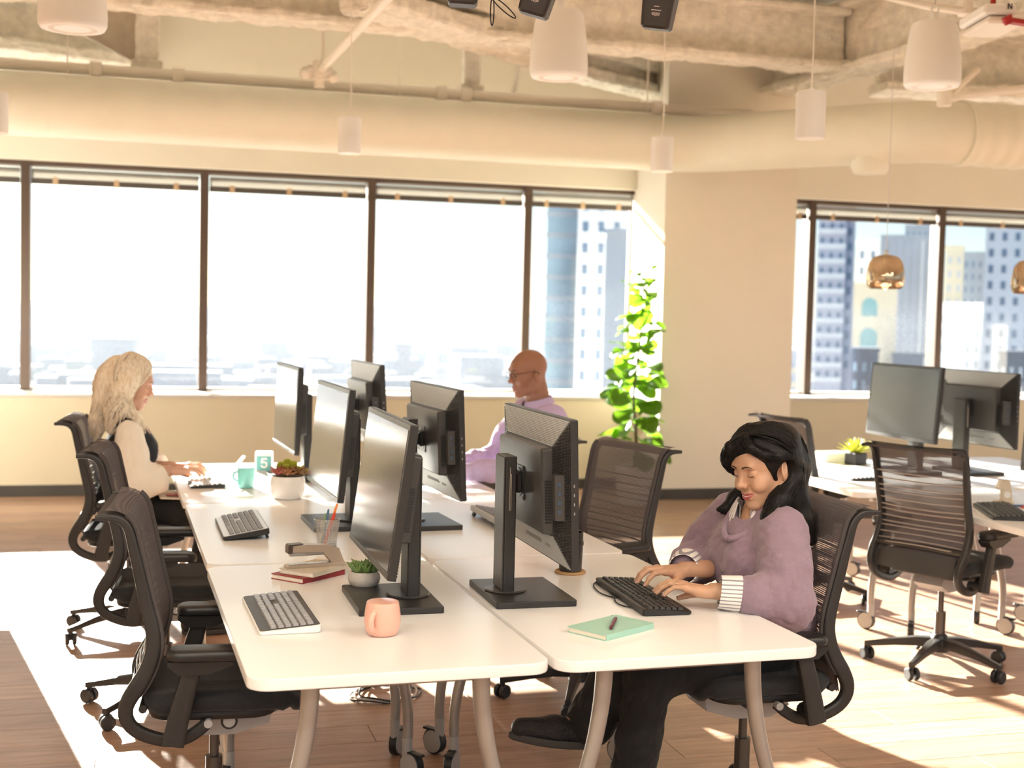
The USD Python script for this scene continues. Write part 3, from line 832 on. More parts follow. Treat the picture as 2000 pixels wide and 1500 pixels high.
def tower(name, label, x0, x1, y, zt, mat, depth=14.0, ph=None, floors=0, cols=0, wmat="city_window", wf=(.38, .5), z0=GZ, band=None, fh=3.5, xs=None, parapet=True, ztop_win=1.6):
    b = math.atan2((x0 + x1) / 2, y)                      # the street grid runs askew to this building
    t = thing(name, label, "building", ((x0 + x1) / 2, y, z0), -math.degrees(b))
    w, h = (x1 - x0) * math.cos(b), zt - z0
    obj("wall", bx(-w / 2, w / 2, 0, depth, 0, h), mat, t, smooth=False)
    if parapet:
        obj("roof_parapet", bx(-w / 2 - .25, w / 2 + .25, -.25, depth + .25, h, h + .7), mat, t, smooth=False)
    cw = w / max(cols, 1)
    for f in range(floors):
        zc = h - ztop_win - fh * (f + .5)
        if band:
            obj("floor_band", bx(-w / 2 - .1, w / 2 + .1, -.55, 0, zc - fh * .5, zc - fh * .5 + fh * .34), band, t, smooth=False)
        for c in range(cols):
            xc = -w / 2 + cw * (c + .5)
            o = obj("window", bx(xc - cw * wf[0] / 2, xc + cw * wf[0] / 2, -.10, .1, zc - fh * wf[1] / 2, zc + fh * wf[1] / 2), wmat, t, smooth=False)
    return t
t = tower("glass_tower", "slim blue glass tower seen at the right edge of the middle windows", 65.5, 71.0, 215, 26.0, "city_glass", depth=12)
for k in range(13):
    obj("spandrel", bx(-2.8, 2.8, -.16, 0, 81 - 3.6 * (k + 1), 81 - 3.6 * (k + 1) + .8), "city_grey", t, smooth=False)
tower("white_tower", "white tower with columns of small windows beside the blue glass tower", 66.0, 79.5, 200, 26.5, "city_white", depth=14, floors=13, cols=5, wf=(.38, .48), fh=3.45)
tower("plain_block", "plain bright white block in front of the white tower", 60.2, 68.5, 170, 13.2, "city_white", depth=10)
tower("residential_tower", "white residential tower with stacked balconies at the left of the right windows", 136.0, 142.6, 250, 41.0, "city_lilac", depth=12, floors=16, cols=3, wf=(.34, .45), band="city_white", fh=3.15)
tower("residential_wing", "lilac side wing of the balcony tower", 142.7, 145.2, 250.5, 40.0, "city_lilac", depth=12, floors=15, cols=1, wf=(.4, .5), fh=3.15)
t = tower("cream_building", "cream building with tall teal arched windows behind the copper lamp", 197.0, 211.5, 340, 13.0, "city_cream", depth=16, floors=6, cols=4, wf=(.3, .55), wmat="city_cream", fh=5.0)
for zc, hw in ((62.0, 2.2), (53.0, 2.4)):
    th = np.linspace(0, PI, 12)
    poly = [(-hw - 1.5, zc - 3.2)] + [(-1.5 - hw, zc)] + [(-1.5 - hw * math.cos(a), zc + hw * math.sin(a)) for a in th[1:-1]] + [(-1.5 + hw, zc), (-1.5 + hw, zc - 3.2)]
    obj("arched_window", prism(poly, -.2, .2, "y"), "city_teal", t, smooth=False)
tower("cream_penthouse", "pale square tower top rising behind the cream arched building", 210.5, 218.0, 362, 27.0, "city_white", depth=10, floors=2, cols=2, fh=5)
t = tower("grey_slab_tower", "grey slab tower with vertical fins, left half behind the copper lamp", 253.5, 276.0, 420, 33.5, "city_grey", depth=15, floors=0)
for k in range(9):
    obj("vertical_fin", bx(-10.6 + k * 2.6, -10.0 + k * 2.6, -.5, 0, 40, 87), "city_white" if k > 5 else "city_lilac", t, smooth=False)
tower("grey_slab_tower", "taller grey tower farther back, just left of the right-hand mullion", 326.0, 344.5, 520, 46.0, "city_grey", depth=15, floors=12, cols=6, fh=4.5)
tower("slate_block", "dark slate low block under the cream arched building", 150.6, 157.6, 260, -4.5, "city_slate", depth=14, floors=4, cols=3, fh=4, wmat="city_glass")
tower("slate_block", "dark blue low block right of the slate one", 204.5, 214.5, 330, -7.5, "city_slate", depth=14, floors=4, cols=4, fh=4, wmat="city_glass")
tower("cream_slab", "narrow cream tower just right of the right-hand mullion", 220.5, 226.5, 330, 24.0, "city_cream", depth=12, floors=10, cols=2, fh=4, wmat="city_grey")
tower("grey_block", "blue-grey square block behind the right monitors", 271.5, 285.5, 400, 27.0, "city_grey", depth=16, floors=8, cols=5, fh=4.4)
tower("white_tower", "white tower with a column of windows at the right picture edge", 198.0, 213.0, 280, 27.5, "city_white", depth=14, floors=13, cols=4, fh=4.0)
tower("low_white_block", "low white block below the right edge towers", 200.0, 219.0, 302, 7.0, "city_white", depth=12, floors=6, cols=7, fh=4, wmat="city_grey")
tower("low_grey_block", "low grey block with a tan top band beside the pillar", 151.0, 160.5, 300, -6.0, "city_grey", depth=14, floors=5, cols=4, fh=3.6, band="city_cream")
tower("slate_block", "low dark block at the lower right corner of the right window", 167.0, 175.5, 230, -4.0, "city_slate", depth=10, floors=3, cols=4, fh=4, wmat="city_white")
# low-lying haze over the city
usdkit.material(stage, "/World/Looks/city_haze", {"v": ("principled_volume", {"color": (0.30, 0.33, 0.38), "density": 0.0007, "anisotropy": 0.0})}, [], volume="v.volume")
obj("haze", bx(-5500, 8500, 60, 11500, GZ - .5, 4.0), "city_haze", label="pale haze lying over the far city", category="haze", kind="stuff", smooth=False)

# ================================================================== PEOPLE: implicit-surface modelling
class Field:
    """signed distance on a grid; shapes are blended in, then meshed by surface nets"""
    def __init__(s, lo, hi, res):
        s.lo = A(lo, float); s.res = res
        s.n = np.ceil((A(hi, float) - s.lo) / res).astype(int) + 1
        s.f = np.full(s.n, 0.08, np.float32)
    def _sub(s, lo, hi):
        a = np.clip(np.floor((A(lo) - s.lo) / s.res).astype(int), 0, s.n - 1)
        b = np.clip(np.ceil((A(hi) - s.lo) / s.res).astype(int) + 1, 1, s.n)
        if np.any(b <= a): return None, None
        sl = tuple(slice(i, j) for i, j in zip(a, b))
        g = np.meshgrid(*[(np.arange(i, j) * s.res + o).astype(np.float32) for i, j, o in zip(a, b, s.lo)], indexing="ij")
        return sl, g
    def _mix(s, sl, d, k, op):
        f = s.f[sl]
        if op == "sub":
            d = -d
            h = np.clip(0.5 + 0.5 * (d - f) / k, 0, 1) if k > 0 else None
            s.f[sl] = np.maximum(f, d) if k <= 0 else f * (1 - h) + d * h + k * h * (1 - h)
        else:
            h = np.clip(0.5 + 0.5 * (f - d) / k, 0, 1) if k > 0 else None
            s.f[sl] = np.minimum(f, d) if k <= 0 else f * (1 - h) + d * h - k * h * (1 - h)
    def cone(s, a, b, ra, rb=None, k=0.01, op="add"):
        rb = ra if rb is None else rb
        a, b = A(a, float), A(b, float); m = max(ra, rb) + k + 3 * s.res
        sl, g = s._sub(np.minimum(a, b) - m, np.maximum(a, b) + m)
        if sl is None: return s
        ab = b - a; L2 = float(ab @ ab) + 1e-12
        t = np.clip(((g[0] - a[0]) * ab[0] + (g[1] - a[1]) * ab[1] + (g[2] - a[2]) * ab[2]) / L2, 0, 1)
        d = np.sqrt((g[0] - a[0] - t * ab[0]) ** 2 + (g[1] - a[1] - t * ab[1]) ** 2 + (g[2] - a[2] - t * ab[2]) ** 2) - (ra + (rb - ra) * t)
        s._mix(sl, d, k, op); return s
    def chain(s, pts, radii, k=0.01, op="add"):
        for i in range(len(pts) - 1):
            s.cone(pts[i], pts[i + 1], radii[i], radii[i + 1], k, op)
        return s
    def ell(s, c, r, k=0.01, op="add", R=None):
        c, r = A(c, float), A(r, float); m = r.max() + k + 3 * s.res
        sl, g = s._sub(c - m, c + m)
        if sl is None: return s
        p = [g[i] - c[i] for i in range(3)]
        if R is not None:
            p = [R[0, i] * p[0] + R[1, i] * p[1] + R[2, i] * p[2] for i in range(3)]
        q = np.sqrt(sum((p[i] / r[i]) ** 2 for i in range(3))); q2 = np.sqrt(sum((p[i] / r[i] ** 2) ** 2 for i in range(3))) + 1e-9
        s._mix(sl, q * (q - 1) / q2, k, op); return s
    def half(s, n, d, k=0.0):
        """cut away everything with n.p > d"""
        sl, g = s._sub(s.lo, s.lo + s.n * s.res)
        s._mix(sl, -(n[0] * g[0] + n[1] * g[1] + n[2] * g[2] - d), k, "sub"); return s
    def mesh(s, smooth=1):
        f = np.pad(s.f, 1, constant_values=0.08); neg = f < 0
        c = neg[:-1, :-1, :-1].astype(np.int8)
        tot = sum(neg[i:f.shape[0] - 1 + i, j:f.shape[1] - 1 + j, k:f.shape[2] - 1 + k].astype(np.int8) for i in (0, 1) for j in (0, 1) for k in (0, 1))
        act = (tot > 0) & (tot < 8)
        ids = np.argwhere(act); num = np.full(act.shape, -1, np.int32); num[act] = np.arange(len(ids))
        P = np.zeros((len(ids), 3)); W = np.zeros(len(ids))
        C = [(i, j, k) for i in (0, 1) for j in (0, 1) for k in (0, 1)]
        for a in C:
            for ax in range(3):
                if a[ax]: continue
                b = list(a); b[ax] = 1
                fa = f[tuple((ids + a).T)]; fb = f[tuple((ids + b).T)]
                x = (fa < 0) != (fb < 0)
                t = np.where(x, fa / np.where(x, fa - fb, 1), 0)
                q = np.tile(A(a, float), (len(ids), 1)); q[:, ax] += t
                P[x] += q[x]; W[x] += 1
        P = (ids + P / W[:, None] - 1) * s.res + s.lo
        F = []
        for ax in range(3):
            sa = [slice(1, -1)] * 3; sa[ax] = slice(0, -1); sb = list(sa); sb[ax] = slice(1, None)
            A0, B0 = neg[tuple(sa)], neg[tuple(sb)]
            x = np.argwhere(A0 != B0); sg = A0[tuple(x.T)]
            base = x + 1; base[:, ax] -= 1
            o = [i for i in range(3) if i != ax]
            def at(d0, d1):
                q = base.copy(); q[:, o[0]] -= d0; q[:, o[1]] -= d1
                return num[tuple(q.T)]
            q = np.stack([at(0, 0), at(1, 0), at(1, 1), at(0, 1)], 1)
            flip = sg if ax != 1 else ~sg
            q[~flip] = q[~flip][:, ::-1]
            F.append(q)
        F = np.vstack(F); F = F[(F >= 0).all(1)]
        m = trimesh.Trimesh(P, np.vstack([F[:, [0, 1, 2]], F[:, [0, 2, 3]]]), process=False)
        if smooth:
            import scipy.sparse as sp_
            e = np.vstack([F[:, [0, 1]], F[:, [1, 2]], F[:, [2, 3]], F[:, [3, 0]]]); n = len(P)
            G = sp_.coo_matrix((np.ones(len(e)), (e[:, 0], e[:, 1])), (n, n)).tocsr(); G = ((G + G.T) > 0).astype(float)
            deg = np.asarray(G.sum(1)).ravel(); V = P
            for _ in range(smooth):
                V = V + .55 * ((G @ V) / deg[:, None] - V); V = V - .57 * ((G @ V) / deg[:, None] - V)
            m.vertices = V
        if m.volume < 0: m.invert()
        return m

def Tm(c, yaw=0, pitch=0, roll=0):
    """placement: yaw about z (left positive), pitch nose-down, roll about forward"""
    T = trimesh.transformations.translation_matrix(c)
    return T @ rot([0, 0, 1], yaw) @ rot([0, 1, 0], pitch) @ rot([1, 0, 0], roll)
def tp(T, p):
    return (A(T)[:3, :3] @ A(p, float).T).T + A(T)[:3, 3]

# ------------------------------------------------------------------ head
def head_mesh(female=True, smile=0.0, res=0.0021, bald=False, eyes_down=True, broad=1.0):
    F = Field((-.13, -.105, -.19), (.135, .105, .15), res)
    b = broad
    F.ell((-.014, 0, .034), (.096, .076 * b, .088), k=.001)                 # skull
    F.ell((.030, 0, .030), (.064, .066 * b, .060), k=.02)                   # forehead
    F.ell((.030, 0, -.030), (.060, .058 * b, .070), k=.02)                  # face
    jw = .040 if female else .047
    for s in (-1, 1):
        F.cone((-.022, s * .056 * b, -.028), (-.006, s * .050 * b, -.072 if female else -.078), .020, .018, k=.02)
        F.cone((-.004, s * jw * b, -.074), (.058, s * .014, -.103), .019, .017, k=.018)
        F.ell((.055, s * .040 * b, -.028), (.028, .024, .024), k=.018)            # cheek
    F.ell((.066, 0, -.103), (.021, .021, .017), k=.014)                      # chin
    F.ell((.060, 0, -.070), (.030, .034, .030), k=.015)                      # muzzle
    # brow, sockets, lids
    F.cone((.083, -.034, .026), (.083, .034, .026), .012, k=.016)
    for s in (-1, 1):
        F.ell((.100, s * .033, .006), (.022, .021, .013), k=.012, op="sub")
        F.ell((.0735, s * .0325, .004), (.0145, .0175, .0128), k=.003)            # eyeball under the lid
        F.cone((.0845, s * .021, -.006), (.080, s * .045, -.005), .0035, .003, k=.005)
    # nose
    F.cone((.086, 0, .016), (.103, 0, -.026), .0085, .0105, k=.012)
    F.ell((.1065, 0, -.030), (.0125, .0105, .0100), k=.006)
    for s in (-1, 1):
        F.ell((.0955, s * .0125, -.034), (.0110, .0075, .0085), k=.005)
        F.ell((.103, s * .0065, -.0425), (.006, .0035, .0035), k=.003, op="sub")
        F.cone((.088, s * .020, -.036), (.076, s * (.030 + .004 * smile), -.062), .004, .003, k=.006, op="sub") if smile else None
        if smile: F.ell((.066, s * .040, -.040), (.022, .020, .018), k=.012)
    F.cone((.094, 0, -.046), (.0925, 0, -.058), .0035, .004, k=.006, op="sub")
    # lips: two rolls with a parting line between them
    mw = .0235 + .003 * smile; up = .004 * smile
    zl = -.0685
    for s in (-1, 1):
        F.chain([(.0885, 0, zl + .0055), (.086, s * mw * .55, zl + .006 + up * .3), (.0765, s * mw, zl + .001 + up)], [.0062, .0055, .0030], k=.005)
        F.chain([(.0865, 0, zl - .0075), (.084, s * mw * .55, zl - .0060), (.0765, s * mw, zl - .0005 + up)], [.0072, .0062, .0030], k=.005)
        F.chain([(.0985, 0, zl - .0004), (.095, s * mw * .6, zl + .0005 + up * .4), (.0800, s * (mw + .002), zl + .0006 + up)], [.0030 + .0016 * smile, .0026 + .0012 * smile, .0016], k=.002, op="sub")
    # ears
    for s in (-1, 1):
        R = rot([0, 0, 1], s * 22)[:3, :3] @ rot([0, 1, 0], -14)[:3, :3]
        F.ell((-.016, s * .0785 * b, -.006), (.0180, .0070, .0310), k=.004, R=R)
        F.ell((-.0165, s * .0855 * b, .002), (.0115, .0050, .0200), k=.003, op="sub", R=R)
        F.ell((-.012, s * .0760 * b, -.032), (.0090, .0060, .0100), k=.004)
    # neck
    nr = .050 if female else .061
    F.cone((-.032, 0, -.05), (-.050, 0, -.20), nr, nr * 1.06, k=.022)
    m = F.mesh(1)
    return m

def surf_ray(m, o, d):
    """first hit of a ray from outside"""
    loc, _, _ = m.ray.intersects_location([o], [d], multiple_hits=False)
    return loc[0] if len(loc) else A(o) + A(d) * .05

def on_face(m, y, z, off=.0006):
    p = surf_ray(m, (.2, y, z), (-1, 0, 0)); return p + A([off, 0, 0])

def face_parts(m, T, parent, brow="brow_dark", lip="lip_rose", smile=0.0, lid_line=True, teeth=True, bw=1.0):
    """brows, lash lines, lips as thin children lying on the face; m is in head coordinates"""
    for s in (-1, 1):
        pts = [on_face(m, s * y, z, .0004) for y, z in ((.014, .0235), (.024, .0280), (.035, .0290), (.046, .0245))]
        P = spline(pts, 14)
        obj("eyebrow", moved(tube(P, np.linspace(.0030, .0012, 14) * bw, 6), T), brow, parent)
        pts = [on_face(m, s * y, z, .0003) for y, z in ((.0195, -.0020), (.027, -.0050), (.035, -.0058), (.0455, -.0025))]
        obj("lash_line", moved(tube(spline(pts, 14), np.r_[np.linspace(.0006, .0016, 9), np.linspace(.0016, .0007, 5)], 6), T), "lash", parent)
    mw = .0235 + .003 * smile; up = .004 * smile; zl = -.0685
    n = 21; ys = np.linspace(-1, 1, n)
    for nm, zc, hh in (("upper_lip", lambda q: zl + .0050 + up * q * q - .0010 * (abs(q) < .12), .0042), ("lower_lip", lambda q: zl - .0068 + (.0062 + up) * q * q, .0056)):
        V = []
        for q in ys:
            e = math.sqrt(max(0.0, 1 - q * q)) if abs(q) < 1 else 0
            for w in (-1, -.4, .4, 1):
                V.append(on_face(m, q * mw, zc(q) + w * hh * e, .0007 if abs(w) < 1 else .0002))
        Fq = [[i * 4 + j, (i + 1) * 4 + j, (i + 1) * 4 + j + 1, i * 4 + j + 1] for i in range(n - 1) for j in range(3)]
        obj(nm, moved(TM(V, Fq), T), lip, parent, smooth=True)
    if teeth and smile:
        V = [on_face(m, q * mw * .72, zl - .0004 + up * .5 * q * q + w * .0013 * math.sqrt(1 - q * q * .96), .0004) for q in ys for w in (-1, 1)]
        Fq = [[i * 2, (i + 1) * 2, (i + 1) * 2 + 1, i * 2 + 1] for i in range(n - 1)]
        obj("teeth", moved(TM(V, Fq), T), "teeth", parent, smooth=True)

# ------------------------------------------------------------------ hands
def hand_mesh(side, curl=1.0, res=0.0026, sc=1.0, spread=1.0):
    """hand with wrist at the origin, fingers to +x, back of the hand to +z; side +1: thumb towards +y"""
    F = Field((-.10, -.075, -.085), (.20, .085, .06), res)
    kn = [(.084, .029, .008), (.090, .0095, .011), (.087, -.010, .009), (.079, -.028, .004)]
    F.cone((-.09, 0, -.002), (-.01, 0, 0), .027, .0235, k=.012)
    F.cone((-.09, .010, -.002), (-.01, .008, 0), .022, .019, k=.012)
    for q in kn:
        F.cone((.004, q[1] * .55, -.004), (q[0] - .006, q[1] * .95, q[2] - .007), .0150, .0110, k=.012)
        F.ell((q[0], q[1], q[2] - .004), (.011, .0095, .0095), k=.006)
    F.ell((.030, .020, -.012), (.026, .015, .014), k=.010)
    F.ell((.028, -.018, -.012), (.030, .013, .012), k=.010)
    L = [(.041, .025, .021), (.045, .028, .022), (.042, .026, .021), (.033, .019, .019)]
    rr = [.0086, .0088, .0083, .0074]
    aim = [6, 1, -3, -9]
    pit = [(4, 44, 66), (2, 42, 64), (4, 44, 66), (8, 46, 66)]
    tips = []
    for i in range(4):
        p = A(kn[i]) - A([.002, 0, .003]); a = math.radians(aim[i] * spread); pts = [p]
        for Lk, pk in zip(L[i], pit[i]):
            b = math.radians(pk * curl)
            p = p + Lk * sc * A([math.cos(b) * math.cos(a), math.cos(b) * math.sin(a), -math.sin(b)]); pts.append(p)
        G = [rr[i] * 1.06, rr[i] * .98, rr[i] * .88, rr[i] * .74]
        for j in range(3):
            F.cone(pts[j], pts[j + 1], G[j], G[j + 1], k=.0022 if j else .006)
        tips.append((pts[2], pts[3], G[3]))
    tb = [(.018, .022, -.010), (.048, .046, -.020), (.076, .052, -.030), (.098, .047, -.040)]
    for j, (r0, r1) in enumerate(((.0145, .0115), (.0110, .0095), (.0095, .0075))):
        F.cone(tb[j], tb[j + 1], r0, r1, k=.006 if j == 0 else .003)
    tips.append((A(tb[2]), A(tb[3]), .0075))
    m = F.mesh(1)
    nails = []
    for a, b, r in tips:
        d = (b - a) / np.linalg.norm(b - a); up = A([0, 0, 1.0]) - d * d[2]; up /= np.linalg.norm(up); sd = np.cross(up, d)
        c = b + d * r * .25 + up * r * .80
        n_ = trimesh.creation.icosphere(2, 1.0); T = np.eye(4)
        T[:3, 0], T[:3, 1], T[:3, 2], T[:3, 3] = d * .0058, sd * r * .62, up * .0016, c
        n_.apply_transform(T); nails.append(n_)
    nl = cat(nails)
    if side < 0:
        for q in (m, nl):
            q.vertices[:, 1] *= -1; q.invert()
    return m, nl

def hand_T(wrist, tip, roll=0.0):
    """frame with x from wrist towards tip, z up"""
    x = A(tip, float) - A(wrist, float); x /= np.linalg.norm(x)
    y = np.cross([0, 0, 1.0], x); y /= np.linalg.norm(y); z = np.cross(x, y)
    T = np.eye(4); T[:3, 0], T[:3, 1], T[:3, 2], T[:3, 3] = x, y, z, wrist
    return T @ rot([1, 0, 0], roll)

# ------------------------------------------------------------------ whole skin body from joints
def body_mesh(J, female=True, res=.0085, legs=True, arm=1.0):
    F = Field(J["lo"], J["hi"], res)
    w = .9 if female else 1.0
    F.chain([J["hip"], J["belly"], J["chest"], J["neck"]], [.105 * w, .100 * w, .105 * w, .045], k=.05)
    for s in "LR":
        F.chain([J["sh" + s], J["el" + s], J["wr" + s]], [.045 * w * arm, .038 * w * arm, .026 * w], k=.02)
        F.cone(J["chest"], J["sh" + s], .075 * w, .045 * w, k=.03)
        if legs:
            F.chain([J["hp" + s], J["kn" + s], J["an" + s]], [.068 * w, .050 * w, .034 * w], k=.02)
            F.cone(J["an" + s], J["to" + s], .030, .022, k=.02)
    F.cone(J["neck"], J["headbase"], .047 if female else .056, .046 if female else .055, k=.02)
    return F.mesh(1)

def folds(m, amp, scale, seed, where=None, vec=(1, 1, 1)):
    v, f, n = meshkit.arrays(m, True)
    d = meshkit.fbm(v * A(vec) * scale, 3, seed)
    d = (np.abs(d - .5) * 2) ** .8 - .35
    w = 1.0 if where is None else where(v)[:, None] if np.ndim(where(v)) == 1 else where(v)
    return trimesh.Trimesh(v + n * d[:, None] * amp * w, f, process=False)

def place(group_T, m):
    return moved(m, group_T)

def skin(name, col, lip):
    M(name, col, 0.5, var=0.05, vscale=25, bump=0.05, bscale=900, sss=0.12)
skin("skin_tan", (0.52, 0.29, 0.18), None)
skin("skin_fair", (0.60, 0.34, 0.24), None)
skin("skin_brown", (0.30, 0.135, 0.080), None)
M("brow_dark", (0.045, 0.025, 0.018), 0.8, var=.2)
M("brow_fair", (0.22, 0.14, 0.08), 0.8, var=.2)
M("lash", (0.02, 0.012, 0.01), 0.7, var=.1)
M("lip_rose", (0.40, 0.085, 0.085), 0.35, var=0.08, vscale=200)
M("lip_pink", (0.46, 0.15, 0.13), 0.4, var=0.08, vscale=200)
M("lip_brown", (0.26, 0.11, 0.08), 0.5, var=0.08, vscale=200)
M("teeth", (0.82, 0.78, 0.70), 0.3, var=.02)
M("nail", (0.62, 0.40, 0.34), 0.25, var=.05)
M("nail_dark", (0.40, 0.22, 0.16), 0.35, var=.05)
M("ring_gold", (0.85, 0.66, 0.40), 0.2, 1.0)
M("black_trousers", (0.006, 0.006, 0.006), 0.85, var=0.2, vscale=30, sheen=0.05)
M("lilac_sweat", (0.27, 0.185, 0.235), 0.9, var=0.05, vscale=18, bump=0.25, bscale=260, sheen=0.25)
M("black_shoe", (0.010, 0.010, 0.010), 0.35, var=0.3, vscale=60, bump=0.6, bscale=220)
M("shoe_sole", (0.05, 0.048, 0.045), 0.7, var=0.1)
for nm, base, ln, sc, ax in (("striped_shirt", (0.78, 0.74, 0.72), (0.30, 0.27, 0.32), 28.0, "y"), ("striped_cuff", (0.80, 0.76, 0.72), (0.30, 0.27, 0.30), 28.0, "z")):
    usdkit.material(stage, "/World/Looks/" + nm,
        {"uv": ("attribute", {"attribute": "stripe"}), "tc": ("texture_coordinate", {}), "w": ("wave_texture", {"wave_type": "bands", "bands_direction": ax, "scale": sc, "distortion": 0.3, "detail_scale": 1.0}),
         "r": ("rgb_ramp", {"ramp": [(0, base), (0.72, base), (0.80, ln), (1.0, ln)]}), "p": ("principled_bsdf", {"roughness": 0.85})},
        [("tc.object", "w.vector"), ("w.fac", "r.fac"), ("r.color", "p.base_color")], surface="p.BSDF")
def hair_mat(name, c0, c1, rough):
    usdkit.material(stage, "/World/Looks/" + name,
        {"tc": ("texture_coordinate", {}), "mp": ("mapping", {"scale": (1, 1, .12)}), "n": ("noise_texture", {"scale": 130.0, "detail": 3.0}),
         "r": ("rgb_ramp", {"ramp": [(.3, c0), (.7, c1)]}), "b": ("bump", {"strength": 0.5, "distance": 0.004}),
         "p": ("principled_bsdf", {"roughness": rough, "specular_ior_level": 0.18})},
        [("tc.object", "mp.vector"), ("mp.vector", "n.vector"), ("n.fac", "r.fac"), ("r.color", "p.base_color"), ("n.fac", "b.height"), ("b.normal", "p.normal")], surface="p.BSDF")
hair_mat("hair_black", (0.004, 0.0035, 0.0035), (0.011, 0.009, 0.008), 0.42)
hair_mat("hair_blonde", (0.66, 0.52, 0.37), (0.90, 0.82, 0.68), 0.5)

def strands(roots, path_fn, rad, n=16, seed=0, sides=5):
    out = []
    for i, r in enumerate(roots):
        P = path_fn(r, i)
        if P is None: continue
        P = spline(P, n)
        rr = rad * np.interp(np.linspace(0, 1, n), [0, .1, .7, 1], [.6, 1, .9, .15])
        out.append(tube(P, rr, sides))
    return cat(out)

# ================================================================== THE THREE PEOPLE
def lock(chain, radii, n, rad, seed=0, steps=18, wob=.25, sides=5):
    """strands filling a lock of hair that follows a chain of points"""
    rg = np.random.default_rng(seed)
    P = spline(chain, steps); R = np.interp(np.linspace(0, 1, steps), np.linspace(0, 1, len(radii)), radii)
    t = np.gradient(P, axis=0); t /= np.linalg.norm(t, axis=1, keepdims=True)
    a = np.cross(t, [0, 1.0, .2]); a /= np.linalg.norm(a, axis=1, keepdims=True); b = np.cross(t, a)
    out = []
    for i in range(n):
        ph, q = rg.uniform(0, 2 * PI), rg.uniform(.72, 1.06)
        tw = rg.uniform(-.5, .5); w1, w2 = rg.uniform(0, 6), rg.uniform(3, 7)
        u_ = np.linspace(0, 1, steps)
        th = ph + tw * u_ + wob * np.sin(w1 + w2 * u_)
        pts = P + (R * q)[:, None] * (np.cos(th)[:, None] * a + np.sin(th)[:, None] * b)
        m_ = int(rg.integers(int(steps * .8), steps + 1))
        out.append(tube(pts[:m_], rad * rg.uniform(.6, 1.2) * np.interp(u_[:m_], [0, .1, .8, 1], [.5, 1, .9, .2]), sides, cap=False))
    return cat(out)

def cap_strands(T, origin, ends, ell_c, ell_r, n, rad, seed, lift=.003):
    """strands combed over the skull from points on the parting to points on the ellipsoid"""
    rg = np.random.default_rng(seed); out = []
    c, r = A(ell_c), A(ell_r)
    for i in range(n):
        o = A(origin(rg)); e = A(ends(rg)); P = []
        for s in np.linspace(0, 1, 10):
            q = o * (1 - s) + e * s; d = (q - c) / r; d /= np.linalg.norm(d)
            P.append(c + d * r * (1 + .02 * rg.random()) + d * lift * (1 + 1.5 * math.sin(PI * s)))
        P = tp(T, A(P))
        out.append(tube(spline(P, 14), rad * rg.uniform(.6, 1.2) * np.interp(np.linspace(0, 1, 14), [0, .2, .8, 1], [.4, 1, 1, .3]), 5, cap=False))
    return cat(out)

def shoe_mesh(an, toe, r=1.0):
    """shoe from heel under the ankle to the toe"""
    x = A(toe, float) - A(an, float); L = np.linalg.norm(x); x /= L
    y = np.cross([0, 0, 1.0], x); y /= np.linalg.norm(y); z = np.cross(x, y)
    T = np.eye(4); T[:3, 0], T[:3, 1], T[:3, 2], T[:3, 3] = x, y, z, A(an)
    F = Field((-.06, -.07, -.06), (L + .05, .07, .10), .004)
    F.cone((-.005, 0, .004), (L * .45, 0, .002), .036, .042, k=.02).cone((L * .45, 0, .0), (L - .015, 0, -.004), .042, .031, k=.02)
    F.cone((0, 0, .0), (-.005, 0, .055), .036, .038, k=.02)
    F.half((0, 0, -1), .026); F.half((0, 0, 1), .060)
    F.ell((.0, 0, .068), (.034, .028, .030), k=.004, op="sub")
    up = F.mesh(1)
    oc = []
    us = np.linspace(0, 2 * PI, 40, endpoint=False)
    for s in us:
        q = (math.cos(s) + 1) / 2; w = np.interp(q, [0, .2, .55, .8, 1], [.030, .038, .045, .040, .026])
        oc.append((-.038 + q * (L + .058), math.sin(s) * w * 1.15))
    oc = A(oc)
    sole = loft([np.c_[oc * (.96, .92), np.full(40, -.042)], np.c_[oc, np.full(40, -.036)], np.c_[oc, np.full(40, -.022)], np.c_[oc * (.98, .96), np.full(40, -.018)]])
    return moved(up, T), moved(sole, T)

def collar_mesh(c, r0, r1, h, drop, open_deg, tilt, point=.045, pw=.5, n=40):
    """folded shirt collar round the neck, open at the front"""
    th = np.radians(np.linspace(open_deg, 360 - open_deg, n)); V = []
    for t in th:
        f = max(0.0, math.cos(t)); g = f ** 4
        dn = drop + point * g
        for (rr, zz) in ((r0, -.012), (r0 - .001, h * .6), (r0 + .002, h), (r0 + .008, h + .002), (r1, h - dn * .5), (r1 + .010 + .012 * g, h - dn), (r1 + .006 + .012 * g, h - dn - .003), (r1 - .004, h - dn * .5 - .002)):
            x = c[0] + rr * math.cos(t) * 1.05; y = c[1] + rr * math.sin(t) * 1.02
            V.append((x, y, c[2] + zz - math.tan(math.radians(tilt)) * (x - c[0])))
    K = 8; F = [[i * K + j, (i + 1) * K + j, (i + 1) * K + j + 1, i * K + j + 1] for i in range(n - 1) for j in range(K - 1)]
    return TM(V, F)

def cuff_mesh(a, b, ra, rb, n=28, th=.004):
    """turned-back cuff between two points of a forearm"""
    a, b = A(a, float), A(b, float)
    t = (b - a) / np.linalg.norm(b - a); s = np.cross(t, [0, 0, 1.0]); s /= np.linalg.norm(s); u_ = np.cross(s, t)
    ang = np.arange(n) * 2 * PI / n
    def ring(p, r): return p + r * (np.cos(ang)[:, None] * s + np.sin(ang)[:, None] * u_)
    return loft([ring(a, ra - th), ring(a, ra), ring(b - t * .004, rb), ring(b, rb - .001), ring(b, rb - th), ring(a, ra - th)], cap=False)

def lerp(a, b, t): return A(a, float) * (1 - t) + A(b, float) * t

